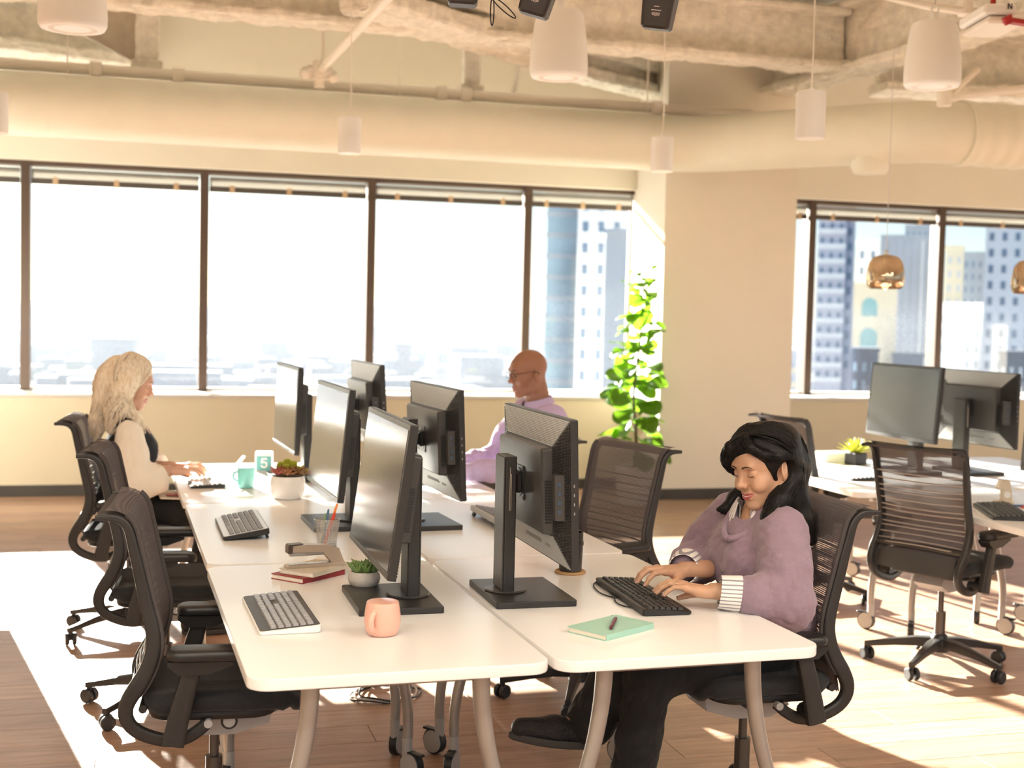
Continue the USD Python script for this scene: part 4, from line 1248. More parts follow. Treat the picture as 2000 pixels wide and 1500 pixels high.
# ------------------------------------------------ woman in the lilac sweatshirt
W = thing("person", "woman with black hair in a lilac sweatshirt typing at the near right desk", "person", (1.85, 3.72, 0), 180)
HT = Tm((.014, .050, 1.130), 17, 13, 3) @ np.diag([.97, .97, .97, 1.0])
TT = Tm((0, 0, 0), 24)                                  # the upper body is turned a little to her left
J = dict(hip=A([-.03, 0, .605]), belly=A([-.02, 0, .74]), chest=A([.0, 0, .88]), neck=A([.0, .005, .985]), headbase=tp(HT, (-.038, 0, -.09)),
         shL=A([-.005, .165, .940]), shR=A([.01, -.165, .945]), elL=A([.045, .285, .765]), elR=A([.10, -.25, .79]), wrL=A([.247, .213, .787]), wrR=A([.232, -.045, .800]),
         hpL=A([-.02, .085, .575]), hpR=A([-.02, -.085, .585]), knL=A([.40, .115, .510]), knR=A([.405, .02, .600]), anL=A([.455, .115, .125]), anR=A([.535, -.02, .335]),
         toL=A([.62, .115, .05]), toR=A([.70, -.03, .33]), lo=(-.22, -.42, 0), hi=(.90, .42, 1.16))
hd = head_mesh(True, 1.0)
hL, nL = hand_mesh(-1, .80, sc=.98); hR, nR = hand_mesh(1, .92, sc=.98)
TL = hand_T(J["wrL"], (.405, .129, .800), 6); TR = hand_T(J["wrR"], (.400, -.02, .802), -6)
body = cat([body_mesh(J, True), moved(hd, HT), moved(hL, TL), moved(hR, TR)])
obj("body", body, "skin_tan", W, smooth=True)
face_parts(hd, HT, W, smile=1.0)
obj("fingernails", cat([moved(nL, TL), moved(nR, TR)]), "nail", W, smooth=True)
rg_ = trimesh.creation.torus(.0092, .0013, major_sections=24, minor_sections=8).apply_transform(rot([0, 1, 0], 90)).apply_translation((.105, .0115, .0065))
obj("ring", moved(rg_, TL), "ring_gold", W, smooth=True)
# sweatshirt
F = Field((-.30, -.46, .52), (.36, .46, 1.07), .0062)
F.ell((-.045, 0, .665), (.150, .185, .120), k=.01)
F.ell((-.020, 0, .800), (.135, .182, .160), k=.05)
F.ell((.0, 0, .890), (.115, .170, .105), k=.05)
for s in (-1, 1):
    F.ell((.075, s * .075, .835), (.062, .070, .070), k=.05)
F.cone((-.01, -.150, .935), (-.01, .150, .930), .070, .070, k=.04)
F.cone((.0, 0, .95), (.0, .005, 1.0), .085, .070, k=.03)
F.chain([J["shL"], lerp(J["shL"], J["elL"], .5), J["elL"] + A([-.012, .0, -.012]), lerp(J["elL"], J["wrL"], .45), lerp(J["elL"], J["wrL"], .70)], [.074, .078, .074, .060, .048], k=.03)
for s in (-1, 1):
    F.cone((-.012, s * .05, 1.000), (-.012, s * .150, .955), .042, .060, k=.03)
F.chain([J["shR"], lerp(J["shR"], J["elR"], .5), J["elR"] + A([-.01, 0, -.01]), lerp(J["elR"], J["wrR"], .45), lerp(J["elR"], J["wrR"], .72)], [.080, .080, .074, .060, .052], k=.03)
F.half((0, 0, -1), -.585)
tw = (J["wrL"] - J["elL"]) / np.linalg.norm(J["wrL"] - J["elL"])
F.cone(J["neck"] + A([.004, 0, -.02]), J["neck"] + A([-.02, 0, .12]), .064, .075, k=.006, op="sub")
F.ell(tp(TT, (.062, .0, .998)), (.040, .046, .034), k=.008, op="sub")
sw = F.mesh(1)
def wsw(v): return .35 + .9 * np.exp(-((v[:, 0] - .10) ** 2 / .03 + (v[:, 2] - .79) ** 2 / .02)) + .5 * np.exp(-((v[:, 2] - .66) / .07) ** 2)
sw = folds(sw, .016, 13, 4, wsw, (1, 1, .8)); sw = folds(sw, .006, 30, 9, None)
# creases radiating from the crook of the elbow
obj("sweatshirt", sw, "lilac_sweat", W, smooth=True)
nb = []
for t in np.linspace(0, 2 * PI, 48):
    x, y = .016 + .078 * math.cos(t), .002 + .078 * math.sin(t)
    nb.append((x + .045 * max(0, math.cos(t)) ** 2, y, 1.000 - .055 * max(0, math.cos(t)) ** 1.5 - .35 * x))
obj("neckband", tube(tp(TT, A(nb)), .0105, 8), "lilac_sweat", W, smooth=True)
obj("shirt_collar", moved(collar_mesh((.004, .003, .998), .060, .082, .034, .036, 22, 18, .075), TT), "striped_shirt", W, smooth=True)
sf = []
for s in (-1, 1):
    sf.append(TM([(.062, s * .006, .990), (.058, s * .034, .998), (.100, s * .030, .945), (.098, s * .008, .930)], [[0, 1, 2, 3]] if s > 0 else [[3, 2, 1, 0]]))
tl = lerp(J["elL"], J["wrL"], .62); tl2 = lerp(J["elL"], J["wrL"], .90)
tr = lerp(J["elR"], J["wrR"], .66); tr2 = lerp(J["elR"], J["wrR"], .96)
obj("shirt_cuff", cuff_mesh(tl, tl2, .056, .049), "striped_cuff", W, smooth=30)
obj("shirt_cuff", cuff_mesh(tr, tr2, .056, .049), "striped_cuff", W, smooth=30)
hem = loft([np.c_[.155 * np.cos(a_) * k_ - .045, .188 * np.sin(a_) * k_, np.full(40, z_)] for a_ in [np.arange(40) * 2 * PI / 40] for k_, z_ in ((.92, .575), (.955, .580), (.955, .622), (.90, .626))])
obj("waistband", hem, "lilac_sweat", W, smooth=40)
F = Field((-.20, -.26, .03), (.68, .26, .72), .0065)
F.ell((-.035, 0, .600), (.135, .175, .085), k=.01)
F.chain([J["hpL"], lerp(J["hpL"], J["knL"], .6), J["knL"], lerp(J["knL"], J["anL"], .5), J["anL"] + A([0, 0, -.02])], [.088, .080, .070, .066, .070], k=.03)
F.chain([J["hpR"], lerp(J["hpR"], J["knR"], .6), J["knR"], lerp(J["knR"], J["anR"], .5), J["anR"] + A([-.005, 0, .01])], [.086, .076, .064, .070, .080], k=.025)
F.half((0, 0, -1), -.095)
obj("trousers", folds(F.mesh(1), .014, 14, 2, None, (1, 1, .6)), "black_trousers", W, smooth=True)
for an, to in ((J["anR"] + A([.015, 0, -.030]), A([.765, -.035, .338])), (A([.455, .115, .045]), A([.66, .115, .045]))):
    up_, so_ = shoe_mesh(an, to)
    sh = obj("shoe", up_, "black_shoe", W, smooth=True)
    obj("shoe_sole", so_, "shoe_sole", sh, smooth=30)
# hair
F = Field((-.24, -.20, .86), (.20, .24, 1.32), .0042)
Hc, Hr = (-.018, 0, .040), (.1085, .0885, .0985)
RH = HT[:3, :3].T
F.ell(tp(HT, Hc), Hr, k=.002, R=RH)
F.ell(tp(HT, (.100, .004, -.048)), (.088, .082, .103), k=.006, op="sub", R=RH)
F.ell(tp(HT, (.010, 0, -.110)), (.085, .1, .075), k=.01, op="sub", R=RH)
def HP(*ps): return [tp(HT, q) for q in ps]
F.ell(tp(HT, (-.012, .094, -.018)), (.030, .036, .040), k=.006, op="sub", R=RH)
F.chain(HP((.062, .012, .118), (.092, -.030, .090), (.090, -.064, .050), (.060, -.083, .012), (.018, -.088, -.02)), [.014, .018, .017, .016, .016], k=.012)
F.chain(HP((.060, .014, .119), (.078, .046, .088), (.050, .072, .058), (.006, .084, .040), (-.080, .062, .028)), [.012, .014, .013, .012, .016], k=.012)
bk = HP((-.095, 0, .06), (-.105, 0, -.02)) + [A([-.085, .03, 1.03]), A([-.125, .055, .96]), A([-.145, .075, .905])]
F.chain(bk, [.060, .066, .058, .044, .020], k=.03)
lk = HP((-.078, .066, .01), (-.066, .070, -.05)) + [A([-.010, .115, 1.035]), A([.022, .135, .985]), A([.040, .140, .948])]
F.chain(lk, [.018, .024, .032, .032, .018], k=.02)
lf = HP((-.02, -.082, -.01), (-.015, -.080, -.06)) + [A([.045, -.075, 1.02]), A([.078, -.070, .985]), A([.105, -.075, .982])]
F.chain(lf, [.022, .024, .022, .016, .006], k=.02)
hr = obj("hair", F.mesh(1), "hair_black", W, smooth=True)
rgp = np.random.default_rng(3)
st = [cap_strands(HT, lambda g: (g.uniform(-.03, .07), .012, .13), lambda g: (-.105 + g.uniform(-.01, .01), g.uniform(.02, .05), .02 + g.uniform(-.02, .03)), Hc, Hr, 90, .0020, 1),
      cap_strands(HT, lambda g: (g.uniform(.03, .075), .014, .13), lambda g: (-.07 + g.uniform(-.02, .02), .075, .045 + g.uniform(-.02, .02)), Hc, Hr, 90, .0020, 2, .007),
      cap_strands(HT, lambda g: (g.uniform(.0, .08), .012, .13), lambda g: (.02 + g.uniform(-.05, .02), -.088, -.02 + g.uniform(-.03, .02)), Hc, Hr, 90, .0020, 4, .007),
      lock(bk, [.056, .066, .060, .046, .022], 170, .0019, 5), lock(lk, [.018, .025, .034, .034, .022], 120, .0017, 6), lock(lf, [.022, .025, .024, .018, .012], 70, .0016, 7),
      lock(HP((.062, .012, .118), (.092, -.030, .090), (.090, -.064, .050), (.060, -.083, .012), (.018, -.088, -.03)), [.010, .017, .017, .016, .014], 70, .0017, 8),
      lock(HP((.060, .014, .119), (.078, .046, .088), (.050, .072, .058), (.006, .084, .040), (-.085, .060, .026)), [.009, .013, .014, .014, .012], 60, .0017, 9)]
obj("hair_strands", cat(st), "hair_black", hr, kind="stuff", smooth=True)
M("clip_amber", (0.30, 0.12, 0.03), 0.3, var=.3, vscale=120)
obj("hair_clip", cat([tube(spline([tp(HT, (-.118, .02 + .03 * s, .035 + .004 * math.cos(s * 9))) for s in (-1, -.5, 0, .5, 1)], 12), .006, 8)] + [cyl(tp(HT, (-.118, .02 + .03 * s, .045)), tp(HT, (-.112, .02 + .03 * s, .015)), .003, 6) for s in (-.8, -.3, .2, .7)]), "clip_amber", W, smooth=True)

# ------------------------------------------------ blonde woman
M("cream_blouse", (0.80, 0.72, 0.62), 0.85, var=0.03, vscale=20, sheen=.2)
M("black_vest", (0.012, 0.013, 0.018), 0.85, var=0.2, vscale=30)
B = thing("person", "woman with long blonde hair in black vest and cream blouse at the far left desk", "person", (-.10, 6.58, 0), 0)
HTb = Tm((.018, 0, 1.215), -6, 13)
Jb = dict(hip=A([-.01, 0, .62]), belly=A([.0, 0, .76]), chest=A([.02, 0, .92]), neck=A([.0, 0, 1.045]), headbase=tp(HTb, (-.038, 0, -.09)),
          shL=A([.0, .165, .995]), shR=A([.012, -.165, .985]), elL=A([.04, .25, .77]), elR=A([.035, -.235, .745]), wrL=A([.215, .09, .800]), wrR=A([.205, -.13, .802]),
          hpL=A([.0, .085, .60]), hpR=A([.0, -.085, .60]), knL=A([.40, .11, .585]), knR=A([.40, -.11, .585]), anL=A([.36, .11, .12]), anR=A([.30, -.12, .12]),
          toL=A([.50, .11, .05]), toR=A([.44, -.12, .05]), lo=(-.22, -.40, 0), hi=(.62, .40, 1.2))
hdb = head_mesh(True, .8, res=.0028)
hLb, _n = hand_mesh(-1, .9, res=.0034); hRb, _n2 = hand_mesh(1, .9, res=.0034)
TLb = hand_T(Jb["wrL"], (.385, .06, .806)); TRb = hand_T(Jb["wrR"], (.375, -.09, .806))
obj("body", cat([body_mesh(Jb, True, .010), moved(hdb, HTb), moved(hLb, TLb), moved(hRb, TRb)]), "skin_fair", B, smooth=True)
face_parts(hdb, HTb, B, "brow_fair", "lip_pink", .8)
F = Field((-.26, -.30, .54), (.24, .30, 1.10), .0075)
F.ell((-.02, 0, .665), (.125, .165, .115)).ell((.0, 0, .80), (.115, .155, .15), k=.05).ell((.015, 0, .92), (.115, .165, .11), k=.05)
for s in (-1, 1):
    F.ell((.085, s * .075, .885), (.062, .066, .070), k=.04)
    F.cone((0, s * .06, 1.02), (-.0, s * .13, 1.0), .055, .055, k=.03)
F.half((0, 0, -1), -.58)
F.cone((.0, 0, 1.03), (-.01, 0, 1.14), .062, .07, k=.01, op="sub"); F.ell((.10, 0, 1.06), (.08, .06, .09), k=.02, op="sub")
obj("vest", folds(F.mesh(1), .008, 12, 3), "black_vest", B, smooth=True)
for s, sh, el, wr in ((1, "shL", "elL", "wrL"), (-1, "shR", "elR", "wrR")):
    F = Field((-.20, -.42, .58), (.36, .42, 1.12), .007)
    F.chain([Jb[sh] + A([0, 0, .0]), lerp(Jb[sh], Jb[el], .45), Jb[el] + A([-.005, 0, -.02]), lerp(Jb[el], Jb[wr], .40), lerp(Jb[el], Jb[wr], .66)], [.066, .076, .080, .072, .064], k=.03)
    F.cone(lerp(Jb[el], Jb[wr], .60) + A([0, 0, -.012]), lerp(Jb[el], Jb[wr], .74) + A([0, 0, -.02]), .070, .064, k=.01)
    tdir = (Jb[wr] - Jb[el]) / np.linalg.norm(Jb[wr] - Jb[el]); F.half(tdir, float(tdir @ lerp(Jb[el], Jb[wr], .72)))
    obj("sleeve", folds(F.mesh(1), .018, 11, 7 + s, None, (1, 1, .5)), "cream_blouse", B, smooth=True)
F = Field((-.20, -.28, .02), (.54, .28, .74), .0085)
F.ell((-.015, 0, .63), (.13, .17, .08))
for h_, k_, a_ in (("hpL", "knL", "anL"), ("hpR", "knR", "anR")):
    F.chain([Jb[h_], lerp(Jb[h_], Jb[k_], .5), Jb[k_], Jb[a_]], [.082, .072, .060, .055], k=.03)
F.half((0, 0, -1), -.09)
obj("trousers", folds(F.mesh(1), .010, 14, 6), "black_trousers", B, smooth=True)
for an, to in ((A([.36, .11, .045]), A([.56, .11, .045])), (A([.30, -.12, .045]), A([.50, -.12, .045]))):
    up_, so_ = shoe_mesh(an, to); sh = obj("shoe", up_, "black_shoe", B, smooth=True); obj("shoe_sole", so_, "shoe_sole", sh, smooth=30)
# hair: wavy, to the shoulder blades
F = Field((-.26, -.22, .88), (.20, .22, 1.38), .006)
RHb = HTb[:3, :3].T
F.ell(tp(HTb, Hc), (.114, .094, .103), k=.002, R=RHb)
F.ell(tp(HTb, (.108, 0, -.045)), (.086, .095, .110), k=.008, op="sub", R=RHb)
def HPb(*ps): return [tp(HTb, q) for q in ps]
bkb = HPb((-.085, 0, .05), (-.11, 0, -.03)) + [A([-.105, 0, 1.12]), A([-.130, -.01, 1.03]), A([-.140, -.01, .95])]
F.chain(bkb, [.060, .060, .052, .044, .022], k=.03)
locks_b = []
for s in (-1, 1):
    sd = HPb((.030, s * .074, .062), (.022, s * .090, .0), (.005, s * .095, -.06)) + [A([.005, s * .105, 1.095]), A([.040, s * .105, 1.03]), A([.082, s * .090, .955])]
    locks_b.append(sd)
    F.chain(sd, [.018, .022, .026, .030, .028, .012], k=.02)
    F.chain(HPb((.0, s * .080, .03), (-.03, s * .092, -.05)) + [A([-.05, s * .11, 1.09]), A([-.07, s * .115, 1.0])], [.030, .040, .048, .026], k=.03)
hb_ = folds(F.mesh(1), .022, 16, 5, None, (1, 1, .35))
hr = obj("hair", hb_, "hair_blonde", B, smooth=True)
st = [lock(bkb, [.058, .064, .056, .048, .026], 150, .0026, 5, wob=.7), lock(locks_b[0], [.018, .024, .029, .034, .031, .016], 110, .0024, 6, wob=.8), lock(locks_b[1], [.018, .024, .029, .034, .031, .016], 60, .0024, 8, wob=.8),
      cap_strands(HTb, lambda g: (g.uniform(-.03, .07), .01, .13), lambda g: (g.uniform(-.09, .03), -.09, g.uniform(-.04, .02)), Hc, (.114, .094, .103), 110, .0024, 2),
      lock(HPb((.0, -.085, .03), (-.03, -.096, -.05)) + [A([-.05, -.12, 1.09]), A([-.08, -.125, .98])], [.03, .045, .054, .03], 90, .0025, 9, wob=.8)]
obj("hair_strands", cat(st), "hair_blonde", hr, kind="stuff", smooth=True)

# ------------------------------------------------ bald man
M("man_shirt", (0.47, 0.37, 0.58), 0.8, var=0.03, vscale=20, bump=.1, bscale=200, sheen=.15)
M("glasses_frame", (0.02, 0.018, 0.016), 0.3)
P_ = thing("person", "bald man with glasses and lilac shirt sitting at the far right desk", "person", (1.98, 6.60, 0), 180)
HTm = Tm((.062, .02, 1.283), 9, 8)
Jm = dict(hip=A([-.01, 0, .58]), belly=A([.0, 0, .80]), chest=A([.0, 0, .97]), neck=A([.01, .01, 1.11]), headbase=tp(HTm, (-.038, 0, -.09)),
          shL=A([-.02, .200, 1.055]), shR=A([.01, -.195, 1.06]), elL=A([.20, .290, .815]), elR=A([.16, -.26, .82]), wrL=A([.445, .215, .785]), wrR=A([.40, -.10, .785]),
          hpL=A([.02, .10, .535]), hpR=A([.02, -.10, .535]), knL=A([.44, .13, .535]), knR=A([.44, -.13, .535]), anL=A([.40, .13, .12]), anR=A([.40, -.13, .12]),
          toL=A([.56, .13, .05]), toR=A([.56, -.13, .05]), lo=(-.22, -.42, 0), hi=(.68, .42, 1.26))
hdm = head_mesh(False, 0, res=.0028, broad=1.0)
hLm, _ = hand_mesh(-1, .7, res=.0034, sc=1.05); hRm, _ = hand_mesh(1, .9, res=.0034, sc=1.05)
TLm = hand_T(Jm["wrL"], (.62, .16, .79)); TRm = hand_T(Jm["wrR"], (.57, -.06, .79))
obj("body", cat([body_mesh(Jm, False, .010), moved(hdm, HTm), moved(hLm, TLm), moved(hRm, TRm)]), "skin_brown", P_, smooth=True)
face_parts(hdm, HTm, P_, "brow_dark", "lip_brown", 0, bw=.9)
gl = []
for s in (-1, 1):
    th = np.linspace(0, 2 * PI, 26)
    gl.append(tube([tp(HTm, (.104 - .10 * abs(.024 * math.cos(t)), s * .033 + .024 * math.cos(t), .003 + .017 * math.sin(t))) for t in th], .0014, 6))
    gl.append(tube(spline(HTm[:3, :3] @ A([(.100, s * .057, .010), (.07, s * .076, .012), (.0, s * .083, .010), (-.03, s * .082, -.004)]).T).T + HTm[:3, 3] if False else spline([tp(HTm, q) for q in ((.100, s * .057, .010), (.06, s * .0775, .012), (-.0, s * .085, .010), (-.03, s * .083, -.004))], 14), .0016, 6))
gl.append(tube(spline([tp(HTm, q) for q in ((.105, -.010, .008), (.109, 0, .012), (.105, .010, .008))], 8), .0014, 6))
obj("glasses", cat(gl), "glasses_frame", P_, smooth=True)
F = Field((-.28, -.44, .48), (.50, .44, 1.20), .0075)
F.ell((-.02, 0, .64), (.145, .180, .15)).ell((.0, 0, .83), (.140, .180, .17), k=.05).ell((-.005, 0, .97), (.130, .185, .12), k=.05)
F.cone((-.01, -.175, 1.045), (-.02, .18, 1.04), .078, .078, k=.04).cone((-.01, 0, 1.06), (.0, .005, 1.10), .095, .075, k=.03)
for a_, b_, c_ in (("shL", "elL", "wrL"), ("shR", "elR", "wrR")):
    F.chain([Jm[a_], lerp(Jm[a_], Jm[b_], .5), Jm[b_] + A([-.005, 0, -.01]), lerp(Jm[b_], Jm[c_], .5), lerp(Jm[b_], Jm[c_], .92)], [.080, .074, .064, .056, .046], k=.03)
F.half((0, 0, -1), -.54)
F.cone((.005, .005, 1.08), (-.01, .01, 1.22), .066, .074, k=.006, op="sub"); F.ell((.09, .01, 1.10), (.06, .04, .06), k=.01, op="sub")
sm = F.mesh(1)
def wm(v): return .5 + 1.2 * np.exp(-((v[:, 0] - .22) ** 2 / .03 + (v[:, 2] - .85) ** 2 / .03))
obj("shirt", folds(sm, .016, 13, 5, wm), "man_shirt", P_, smooth=True)
obj("shirt_collar", collar_mesh((.003, .006, 1.105), .066, .080, .042, .036, 18, 14, .045), "man_shirt", P_, smooth=True)
obj("shirt_cuff", cuff_mesh(lerp(Jm["elL"], Jm["wrL"], .80), lerp(Jm["elL"], Jm["wrL"], .99), .049, .046), "man_shirt", P_, smooth=30)
obj("shirt_cuff", cuff_mesh(lerp(Jm["elR"], Jm["wrR"], .80), lerp(Jm["elR"], Jm["wrR"], .99), .049, .046), "man_shirt", P_, smooth=30)
M("navy_trousers", (0.025, 0.028, 0.04), 0.85, var=.1)
F = Field((-.20, -.30, .02), (.60, .30, .76), .0085)
F.ell((-.015, 0, .57), (.14, .18, .09))
for h_, k_, a_ in (("hpL", "knL", "anL"), ("hpR", "knR", "anR")):
    F.chain([Jm[h_], lerp(Jm[h_], Jm[k_], .5), Jm[k_], Jm[a_]], [.088, .080, .066, .062], k=.03)
F.half((0, 0, -1), -.09)
obj("trousers", folds(F.mesh(1), .010, 14, 6), "navy_trousers", P_, smooth=True)
for s in (-1, 1):
    up_, so_ = shoe_mesh(A([.40, s * .13, .045]), A([.62, s * .13, .045])); sh = obj("shoe", up_, "black_shoe", P_, smooth=True); obj("shoe_sole", so_, "shoe_sole", sh, smooth=30)

# ================================================================== SMALL THINGS ON THE DESKS
M("mug_pink", (0.80, 0.44, 0.34), 0.22, var=0.02, coat=.3)
M("mug_inside", (0.84, 0.78, 0.70), 0.25, coat=.3)
M("mug_teal", (0.17, 0.47, 0.42), 0.25, var=0.03, coat=.3)
M("pot_grey", (0.46, 0.425, 0.385), 0.7, var=0.05)
M("pot_white", (0.85, 0.82, 0.78), 0.2, var=0.01, coat=.4)
M("soil", (0.10, 0.065, 0.045), 0.95, var=.4, vscale=200, bump=.6, bscale=300)
M("pebble", (0.45, 0.33, 0.24), 0.9, var=.3, vscale=150)
M("succulent_green", (0.15, 0.24, 0.07), 0.45, var=0.25, vscale=60)
M("succulent_red", (0.36, 0.075, 0.060), 0.4, var=0.35, vscale=60)
M("succulent_lime", (0.42, 0.44, 0.05), 0.4, var=0.2, vscale=50)
M("succulent_bronze", (0.23, 0.12, 0.045), 0.45, var=0.3, vscale=50)
M("succulent_orange", (0.48, 0.22, 0.10), 0.4, var=0.3, vscale=60)
M("lime_leaf", (0.55, 0.58, 0.05), 0.45, var=0.2, vscale=40)
M("book_red", (0.28, 0.025, 0.030), 0.5, var=.05)
M("book_cream", (0.66, 0.58, 0.46), 0.55, var=.03)
M("book_mint", (0.34, 0.58, 0.47), 0.5, var=.02)
M("paper", (0.80, 0.72, 0.60), 0.8, var=.04, vscale=60, stretch=(1, 1, 40))
M("stapler_taupe", (0.42, 0.33, 0.25), 0.35, var=.02, coat=.2)
M("stapler_brown", (0.07, 0.045, 0.035), 0.35)
M("steel", (0.62, 0.60, 0.57), 0.28, 0.9, var=.03)
M("pen_orange", (0.80, 0.22, 0.02), 0.35)
M("pen_red", (0.62, 0.05, 0.02), 0.35)
M("pen_blue", (0.06, 0.14, 0.26), 0.35)
M("pen_green", (0.20, 0.34, 0.08), 0.35)
M("pen_burgundy", (0.12, 0.02, 0.035), 0.3)
M("cork", (0.50, 0.30, 0.14), 0.9, var=.15, vscale=150)
M("cable_black", (0.015, 0.015, 0.016), 0.5)
M("cable_white", (0.6, 0.58, 0.55), 0.5)
M("key_gloss", (0.30, 0.30, 0.31), 0.3, coat=.3)
M("key_dark", (0.018, 0.017, 0.017), 0.4)
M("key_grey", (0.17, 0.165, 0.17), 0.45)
M("key_sun_glare", (0.62, 0.61, 0.60), 0.4)  # sunlight on dark keys, put into a pale base colour
M("silver_plastic", (0.60, 0.60, 0.62), 0.35, .2, var=.02)
M("kb_brown", (0.035, 0.028, 0.024), 0.4, spec=.35)
M("box_white", (0.84, 0.82, 0.78), 0.6)
M("box_teal", (0.16, 0.42, 0.42), 0.6, var=.15, vscale=40)
M("tape_beige", (0.66, 0.56, 0.42), 0.5, var=.03)
M("black_ceramic", (0.015, 0.014, 0.013), 0.45, var=.1)
usdkit.material(stage, "/World/Looks/wire_mesh",
    {"tc": ("texture_coordinate", {}), "sx": ("separate_xyz", {}), "at": ("math", {"math_type": "arctan2"}), "m1": ("math", {"math_type": "multiply", "value2": 46.0}), "s1": ("math", {"math_type": "sine"}),
     "m2": ("math", {"math_type": "multiply", "value2": 1150.0}), "s2": ("math", {"math_type": "sine"}), "mx": ("math", {"math_type": "maximum"}), "g": ("math", {"math_type": "greater_than", "value2": 0.45}),
     "p": ("principled_bsdf", {"base_color": (0.50, 0.49, 0.48), "metallic": 0.7, "roughness": 0.35}), "t": ("transparent_bsdf", {}), "mix": ("mix_closure", {})},
    [("tc.object", "sx.vector"), ("sx.y", "at.value1"), ("sx.x", "at.value2"), ("at.value", "m1.value1"), ("m1.value", "s1.value1"), ("sx.z", "m2.value1"), ("m2.value", "s2.value1"),
     ("s1.value", "mx.value1"), ("s2.value", "mx.value2"), ("mx.value", "g.value1"), ("g.value", "mix.fac"), ("t.BSDF", "mix.closure1"), ("p.BSDF", "mix.closure2")], surface="mix.closure")

def mug(label, loc, rz, prof, mat, inner, hz, hr, ht, hx):
    t = thing("mug", label, "mug", loc, rz)
    n = len(prof); wall = .0035
    outer = list(prof); inn = [(max(r - wall, .002), z) for r, z in prof[1:]][::-1]; inn[-1] = (inn[-1][0], prof[0][1] + .006)
    obj("body", lathe([(.002, prof[0][1])] + outer + [(prof[-1][0] - wall * .5, prof[-1][1] + .0015)], 40), mat, t, smooth=50)
    obj("inside", lathe([(prof[-1][0] - wall * .5, prof[-1][1] + .0012)] + inn + [(.002, prof[0][1] + .006)], 40), inner, t, smooth=50)
    a = np.linspace(-PI / 2, PI / 2, 16)
    obj("handle", tube(np.c_[hx + hr * np.cos(a) * 1.0, np.zeros(16), hz + hr * 1.05 * np.sin(a)], ht, 12), mat, t, smooth=True)
    return t
mug("round pink mug with cream inside standing before the nearest left monitor", (.602, 3.388, TZ), 232,
    [(.032, 0), (.040, .004), (.0465, .018), (.0490, .036), (.0480, .054), (.0455, .072), (.0425, .088)], "mug_pink", "mug_inside", .044, .024, .0085, .040)
mug("straight teal mug with a ring handle near the blonde woman's keyboard", (.452, 6.335, TZ), 176,
    [(.034, 0), (.038, .003), (.039, .02), (.040, .05), (.0415, .080), (.0425, .094)], "mug_teal", "mug_inside", .056, .021, .0055, .038)

def pt_leaf(L, w, th, up, az, base=(0, 0, 0), pointy=1.5, n=6, droop=0.0):
    """fleshy leaf"""
    s = np.linspace(0, 1, 7); P = []
    for q in s:
        P.append((q * L * math.cos(up - droop * q), 0, q * L * math.sin(up - droop * q)))
    P = A(P); ww = w * np.sin(np.clip(s ** .8, 0, 1) * PI * .93 + .18) ** (.8); ww[-1] = w * .05
    a = np.arange(n) * 2 * PI / n; rings = []
    nx, nz = -math.sin(up), math.cos(up)
    for k in range(7):
        rings.append(np.stack([P[k, 0] + nx * np.sin(a) * ww[k] * th, np.cos(a) * ww[k], P[k, 2] + nz * np.sin(a) * ww[k] * th], 1))
    m = loft(rings); m.apply_transform(rot([0, 0, 1], math.degrees(az))); m.apply_translation(base); return m

def rosette(n, L, w, th, seed, base=(0, 0, 0), u0=.25, u1=1.35):
    rg = np.random.default_rng(seed); out = []
    for i in range(n):
        q = i / max(1, n - 1)
        out.append(pt_leaf(L * (1 - .45 * q) * rg.uniform(.9, 1.1), w * (1 - .35 * q), th, u0 + (u1 - u0) * q + rg.uniform(-.1, .1), i * 2.4 + rg.uniform(-.1, .1), base))
    return out
t = thing("potted_succulent", "small green succulent in a round grey pot beside the stapler", "plant", (.640, 3.935, TZ))
obj("pot", lathe([(.002, 0), (.024, 0), (.026, .008), (.034, .014), (.046, .026), (.0500, .040), (.0475, .054), (.040, .062), (.037, .061), (.036, .056), (.002, .055)], 36), "pot_grey", t, smooth=50)
obj("soil", lathe([(.001, .0545), (.037, .055), (.036, .058), (.001, .060)], 24), "pebble", t)
for i, lf in enumerate([m for (bx_, by_, s_, sd_) in ((0, 0, 1, 1), (.02, .008, .85, 2), (-.02, .006, .85, 3), (.004, -.02, .85, 4), (-.006, .021, .8, 5), (.02, -.016, .75, 6), (-.021, -.014, .75, 7)) for m in rosette(11, .060 * s_, .0080, .8, sd_, (bx_, by_, .058), .6, 1.45)]):
    obj("leaf", lf, "succulent_green", t, smooth=True)
t = thing("planter", "white round planter full of red and green succulents on the left desks", "plant", (.612, 5.955, TZ))
obj("pot", lathe([(.002, 0), (.058, 0), (.066, .006), (.077, .035), (.080, .06), (.078, .085), (.073, .104), (.069, .104), (.070, .094), (.002, .092)], 44), "pot_white", t, smooth=50)
obj("soil", lathe([(.001, .092), (.070, .092), (.069, .097), (.001, .099)], 24), "soil", t)
for bx_, by_, n_, L_, w_, m_, sd_ in ((-.042, -.03, 16, .056, .010, "succulent_red", 1), (-.01, -.048, 14, .054, .009, "succulent_orange", 2), (.05, -.02, 12, .062, .017, "succulent_bronze", 3), (.03, .03, 12, .055, .014, "succulent_bronze", 4), (-.02, .0, 12, .04, .008, "succulent_red", 5), (-.05, .02, 9, .04, .012, "succulent_lime", 6), (.0, .0, 14, .075, .016, "succulent_bronze", 7), (-.035, .02, 12, .065, .011, "succulent_red", 8), (.045, .015, 9, .07, .017, "succulent_lime", 9)):
    for lf in rosette(n_, L_, w_, .5, sd_, (bx_, by_, .112), .30, 1.25):
        obj("leaf", lf, m_, t, smooth=True)
